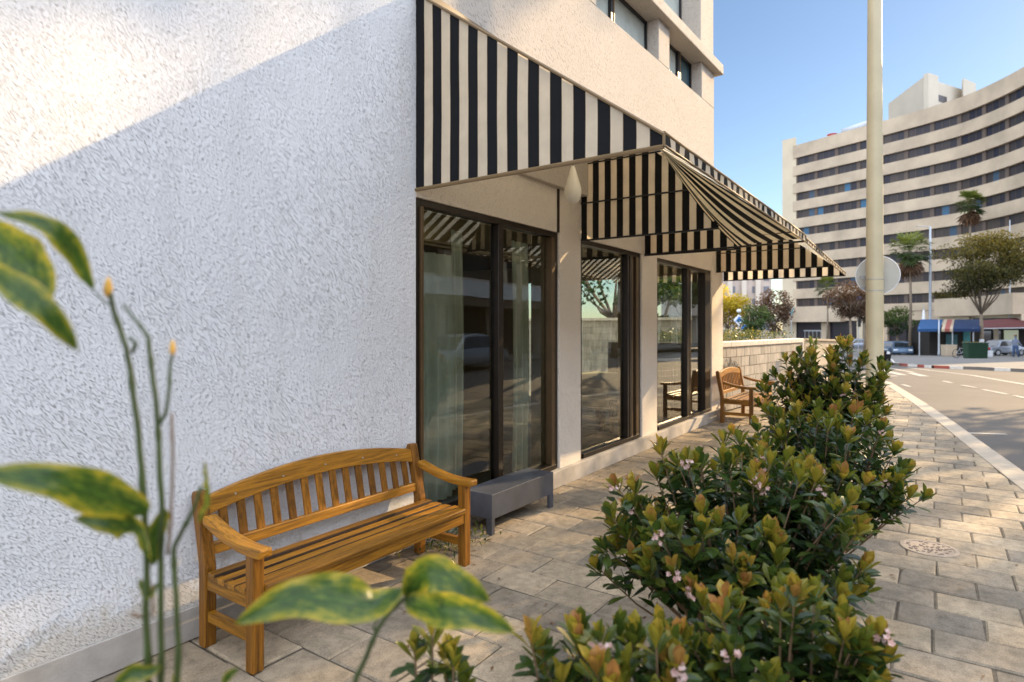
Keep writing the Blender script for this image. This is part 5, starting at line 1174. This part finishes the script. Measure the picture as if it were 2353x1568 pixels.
# green bin, stone block, white box, utility cabinet
def prop(name, label, cat, x, y, w_, h_, d_, mat, lid=None, group=None):
    g = gp(x, y); root = thing(name, label, cat, g, group=group); b = B(); b.hexa([g+Vector(q) for q in [(-w_/2, 0, 0), (w_/2, 0, 0), (w_/2, d_, 0), (-w_/2, d_, 0), (-w_*.53, -.03, h_), (w_*.53, -.03, h_), (w_*.53, d_+.03, h_), (-w_*.53, d_+.03, h_)]]); obj('body', b, mat, root, bevel=.04)
    b = B(); b.box(g.x-w_*.55, g.x+w_*.55, g.y-.05, g.y+d_+.05, g.z+h_+.002, g.z+h_+.07); obj('lid', b, lid or mat, root, bevel=.02)
    return root
gpb = prop('green_planter', 'large dark green planter box by the olive tree trunk', 'planter', 2247, 824, 1.45, 1.1, .55, M_BINGREEN)
b = B(); g = gp(2247, 824); random.seed(77)
for i in range(130): leaf(b, g+Vector((random.uniform(-.6, .6), random.uniform(.1, .8), 1.1)), (rv()+Vector((0, 0, 1))).normalized(), Vector((0, 0, 1)), random.uniform(.1, .25), .03, random.uniform(.6, 1), n=2)
obj('foliage', b, M_TREEO, gpb, recalc=False)
prop('stone_pedestal', 'square beige stone pedestal left of the bicycle rack', 'pedestal', 2186, 819, .95, .95, .7, M_HOTEL)
prop('white_box', 'small white box beside the green planter', 'box', 2273, 821, .6, .45, .5, M_SIGNW)
prop('utility_cabinet', 'narrow dark cabinet between the two lamp posts', 'cabinet', 2146, 812, .35, 1.1, .4, simple('slate_cabinet', (.06, .06, .09), .6))
prop('blue_bin', 'small blue bin near the palm trunk', 'bin', 2106, 806, .4, .95, .4, M_SIGNBLUE)
# bicycles
def bicycle(label, x, y, yaw, group):
    g = gp(x, y); r = thing('bicycle', label, 'bicycle', g, yaw or .001, group); 
    for dx in (-.52, .52):
        b = B(); b.tube([Vector((dx+.33*math.cos(i*2*PI/20), 0, .34+.33*math.sin(i*2*PI/20))) for i in range(21)], .022, 6, caps=False)
        for i in range(8): b.tube([Vector((dx, 0, .34)), Vector((dx+.32*math.cos(i*PI/4), 0, .34+.32*math.sin(i*PI/4)))], .004, 3)
        obj('wheel', b, M_TYRE, r, local=True)
    b = B()
    for a, c in [((-.52, .34), (-.12, .34)), ((-.12, .34), (-.22, .82)), ((-.52, .34), (-.2, .74)), ((-.2, .74), (.36, .78)), ((-.12, .34), (.38, .72)), ((.52, .34), (.34, .95))]: b.tube([Vector((a[0], 0, a[1])), Vector((c[0], 0, c[1]))], .02, 6)
    obj('frame', b, M_GREY, r, local=True)
    b = B(); b.tube([Vector((.34, -.28, .98)), Vector((.34, .28, .98))], .016, 6); obj('handlebar', b, M_BLACKM, r, local=True)
    b = B(); b.box(-.36, -.12, -.07, .07, .84, .88); obj('saddle', b, M_BLACKM, r, local=True, bevel=.02)
    return r
by = bicycle('bicycle leaning left of the green planter', 2210, 823, math.radians(10), 'bicycles on the far pavement')
g = gp(2344, 818); dup(by, g, math.radians(160), 'bicycle held by the standing person at the far right', 'bicycles on the far pavement')
g = gp(2128, 812); dup(by, g, math.radians(30), 'bicycle parked left of the tall lamp post', 'bicycles on the far pavement')
# closed parasol
g = gp(2122, 806); pr = thing('closed_parasol', 'closed pale parasol standing above the blue kiosk awning', 'parasol', g); b = B(); b.tube([g, at(2122, 700, g.y)], .03, 6); obj('pole', b, M_GREY, pr)
b = B(); q = at(2122, 755, g.y); h_ = at(0, 712, g.y).z-q.z; b.lathe(q, [(.30, 0), (.26, h_*.2), (.17, h_*.6), (.10, h_*.95), (.02, h_)], 10); obj('folded_canopy', b, M_SIGNW, pr)
# person with the bicycle: one skinned body
g = gp(2333, 822); me = bpy.data.meshes.new('person'); 
J = [(0, 0, .95), (0, 0, 1.15), (0, 0, 1.38), (0, 0, 1.50), (0, 0, 1.63), (0, -.01, 1.74), (-.17, 0, 1.40), (-.24, .02, 1.12), (-.20, -.12, .92), (.17, 0, 1.40), (.26, -.05, 1.14), (.38, -.15, .98), (-.09, 0, .88), (-.11, .02, .48), (-.13, .06, .06), (-.13, -.10, .03), (.09, 0, .88), (.13, -.05, .48), (.20, .0, .06), (.22, -.15, .03)]
Ed = [(0, 1), (1, 2), (2, 3), (3, 4), (4, 5), (2, 6), (6, 7), (7, 8), (2, 9), (9, 10), (10, 11), (0, 12), (12, 13), (13, 14), (14, 15), (0, 16), (16, 17), (17, 18), (18, 19)]
Rr = [.145, .125, .15, .055, .095, .09, .062, .045, .035, .062, .045, .035, .088, .06, .042, .035, .088, .06, .042, .035]
me.from_pydata([Vector(j) for j in J], Ed, []); po = bpy.data.objects.new('person', me); C.objects.link(po); po.location = g; po.rotation_euler.z = math.radians(-30)
md = po.modifiers.new('skin', 'SKIN'); sk = me.skin_vertices[0].data
for i, r_ in enumerate(Rr): sk[i].radius = (r_, r_*.8)
sk[0].use_root = True; po.modifiers.new('sub', 'SUBSURF').levels = 1; me.materials.append(M_SHIRT)
md.use_smooth_shade = True; tag(po, 'person in a grey blue shirt and jeans standing with a bicycle at the far right', 'person')
b = B(); b.lathe((0, 0, 0), [(.02, 1.86), (.09, 1.83), (.108, 1.76), (.104, 1.72), (.02, 1.71)], 12); o = obj('hair', b, M_STEM, po, local=True); 
b = B()
for s_, k, (a, c, d) in ((-1, 0, (J[12], J[13], J[14])), (1, 1, (J[16], J[17], J[18]))): b.tube([Vector(a)+Vector((0, 0, .1)), Vector(a), Vector(c), Vector(d)], [.12, .112, .085, .065], 10)
obj('trousers', b, M_DENIM, po, local=True, smooth=True)

# ================================================================== OUT OF FRAME, SEEN IN THE GLASS AND AS SHADE
opp = thing('opposite_building', 'low pale building across the street mirrored in the shop glass', 'building', W(8, 17, -.12))
b = B(W); b.box(-14, 74, 18, 24, -.12, 2.7, 0); obj('ground_floor', b, M_DARK, opp)
for z0_, z1_ in ((2.7, 4.1), (5.6, 6.9), (8.3, 9.6)):
    b = B(W); b.box(-14, 74, 16.6, 24, z0_, z1_, 0); obj('facade_band', b, M_FARB, opp)
for z0_, z1_ in ((4.1, 5.6), (6.9, 8.3)):
    b = B(W); b.box(-14, 74, 17.3, 24, z0_, z1_, 0); obj('window_band', b, M_PANE, opp)
for k in range(17):
    b = B(W); b.box(-12+k*5, -11.4+k*5, 16.8, 17.29, 4.1, 8.3); obj('pilaster', b, M_HOTEL2, opp)
    b = B(W); b.box(-12+k*5, -11.5+k*5, 17.2, 17.99, -.12, 2.7); obj('pillar', b, M_COPE, opp)
b = B(W); b.box(20, 32, 15.9, 18, 3.1, 3.9); obj('signboard', b, M_SIGNW, opp)
b = B(W); b.box(-14, 74, 13.6, 16.59, -.12, .02); struct(obj('opposite_pavement', b, M_FARPAVE))
car('white van across the street mirrored in the shop glass', 0, 0, 4.8, 1.95, ANG_U, M_SILVER, pos=W(9.2, 12.2, -.12))
car('silver car farther along the street mirrored in the shop glass', 0, 0, 4.3, 1.45, ANG_U, M_SILVER, pos=W(19, 12.3, -.12))
car('dark blue car across the street mirrored in the shop glass', 0, 0, 4.3, 1.45, ANG_U, M_CARBLUE, pos=W(3.2, 12.3, -.12))
for (t_, p_, zc_, rx, rz, n, sd_, tz0, cl_) in [(21, -6.6, 4.2, 2.8, 2.4, 3200, 91, 2.0, 24), (18.6, -4.2, 2.4, 1.2, 1.1, 1900, 92, .9, 16), (25.5, 11.3, 12.2, 2.8, 2.4, 900, 81, 6, 12), (32.5, 12.0, 11.6, 3.6, 3.2, 1300, 82, 6, 14), (21, 10.9, 9.0, 2.4, 2.2, 700, 83, 4.4, 11), (28.8, 11.8, 18.7, 3.6, 2.6, 4200, 89, 12, 30), (12, 14.9, 4.6, 2.0, 1.8, 2200, 84, 2.4, 22), (36, 15, 5.0, 2.2, 2.0, 2200, 86, 2.4, 22), (52, 14.8, 5.4, 2.6, 2.1, 2400, 87, 2.6, 22)]:
    q = W(t_, p_, -.12); gd = p_ < 0
    tree('garden_tree' if gd else 'roadside_tree', 'garden tree behind the shop seen through its glass' if gd else 'tree beyond the right edge that dapples the paving', 'tree', q.x, q.y, -.12, tz0, (rx, rx, rz, zc_), n, M_TREEG, .17 if not gd else .1, sd_, tr=.13, clumps=cl_, group='garden trees behind the shop' if gd else 'roadside trees beyond the right edge')
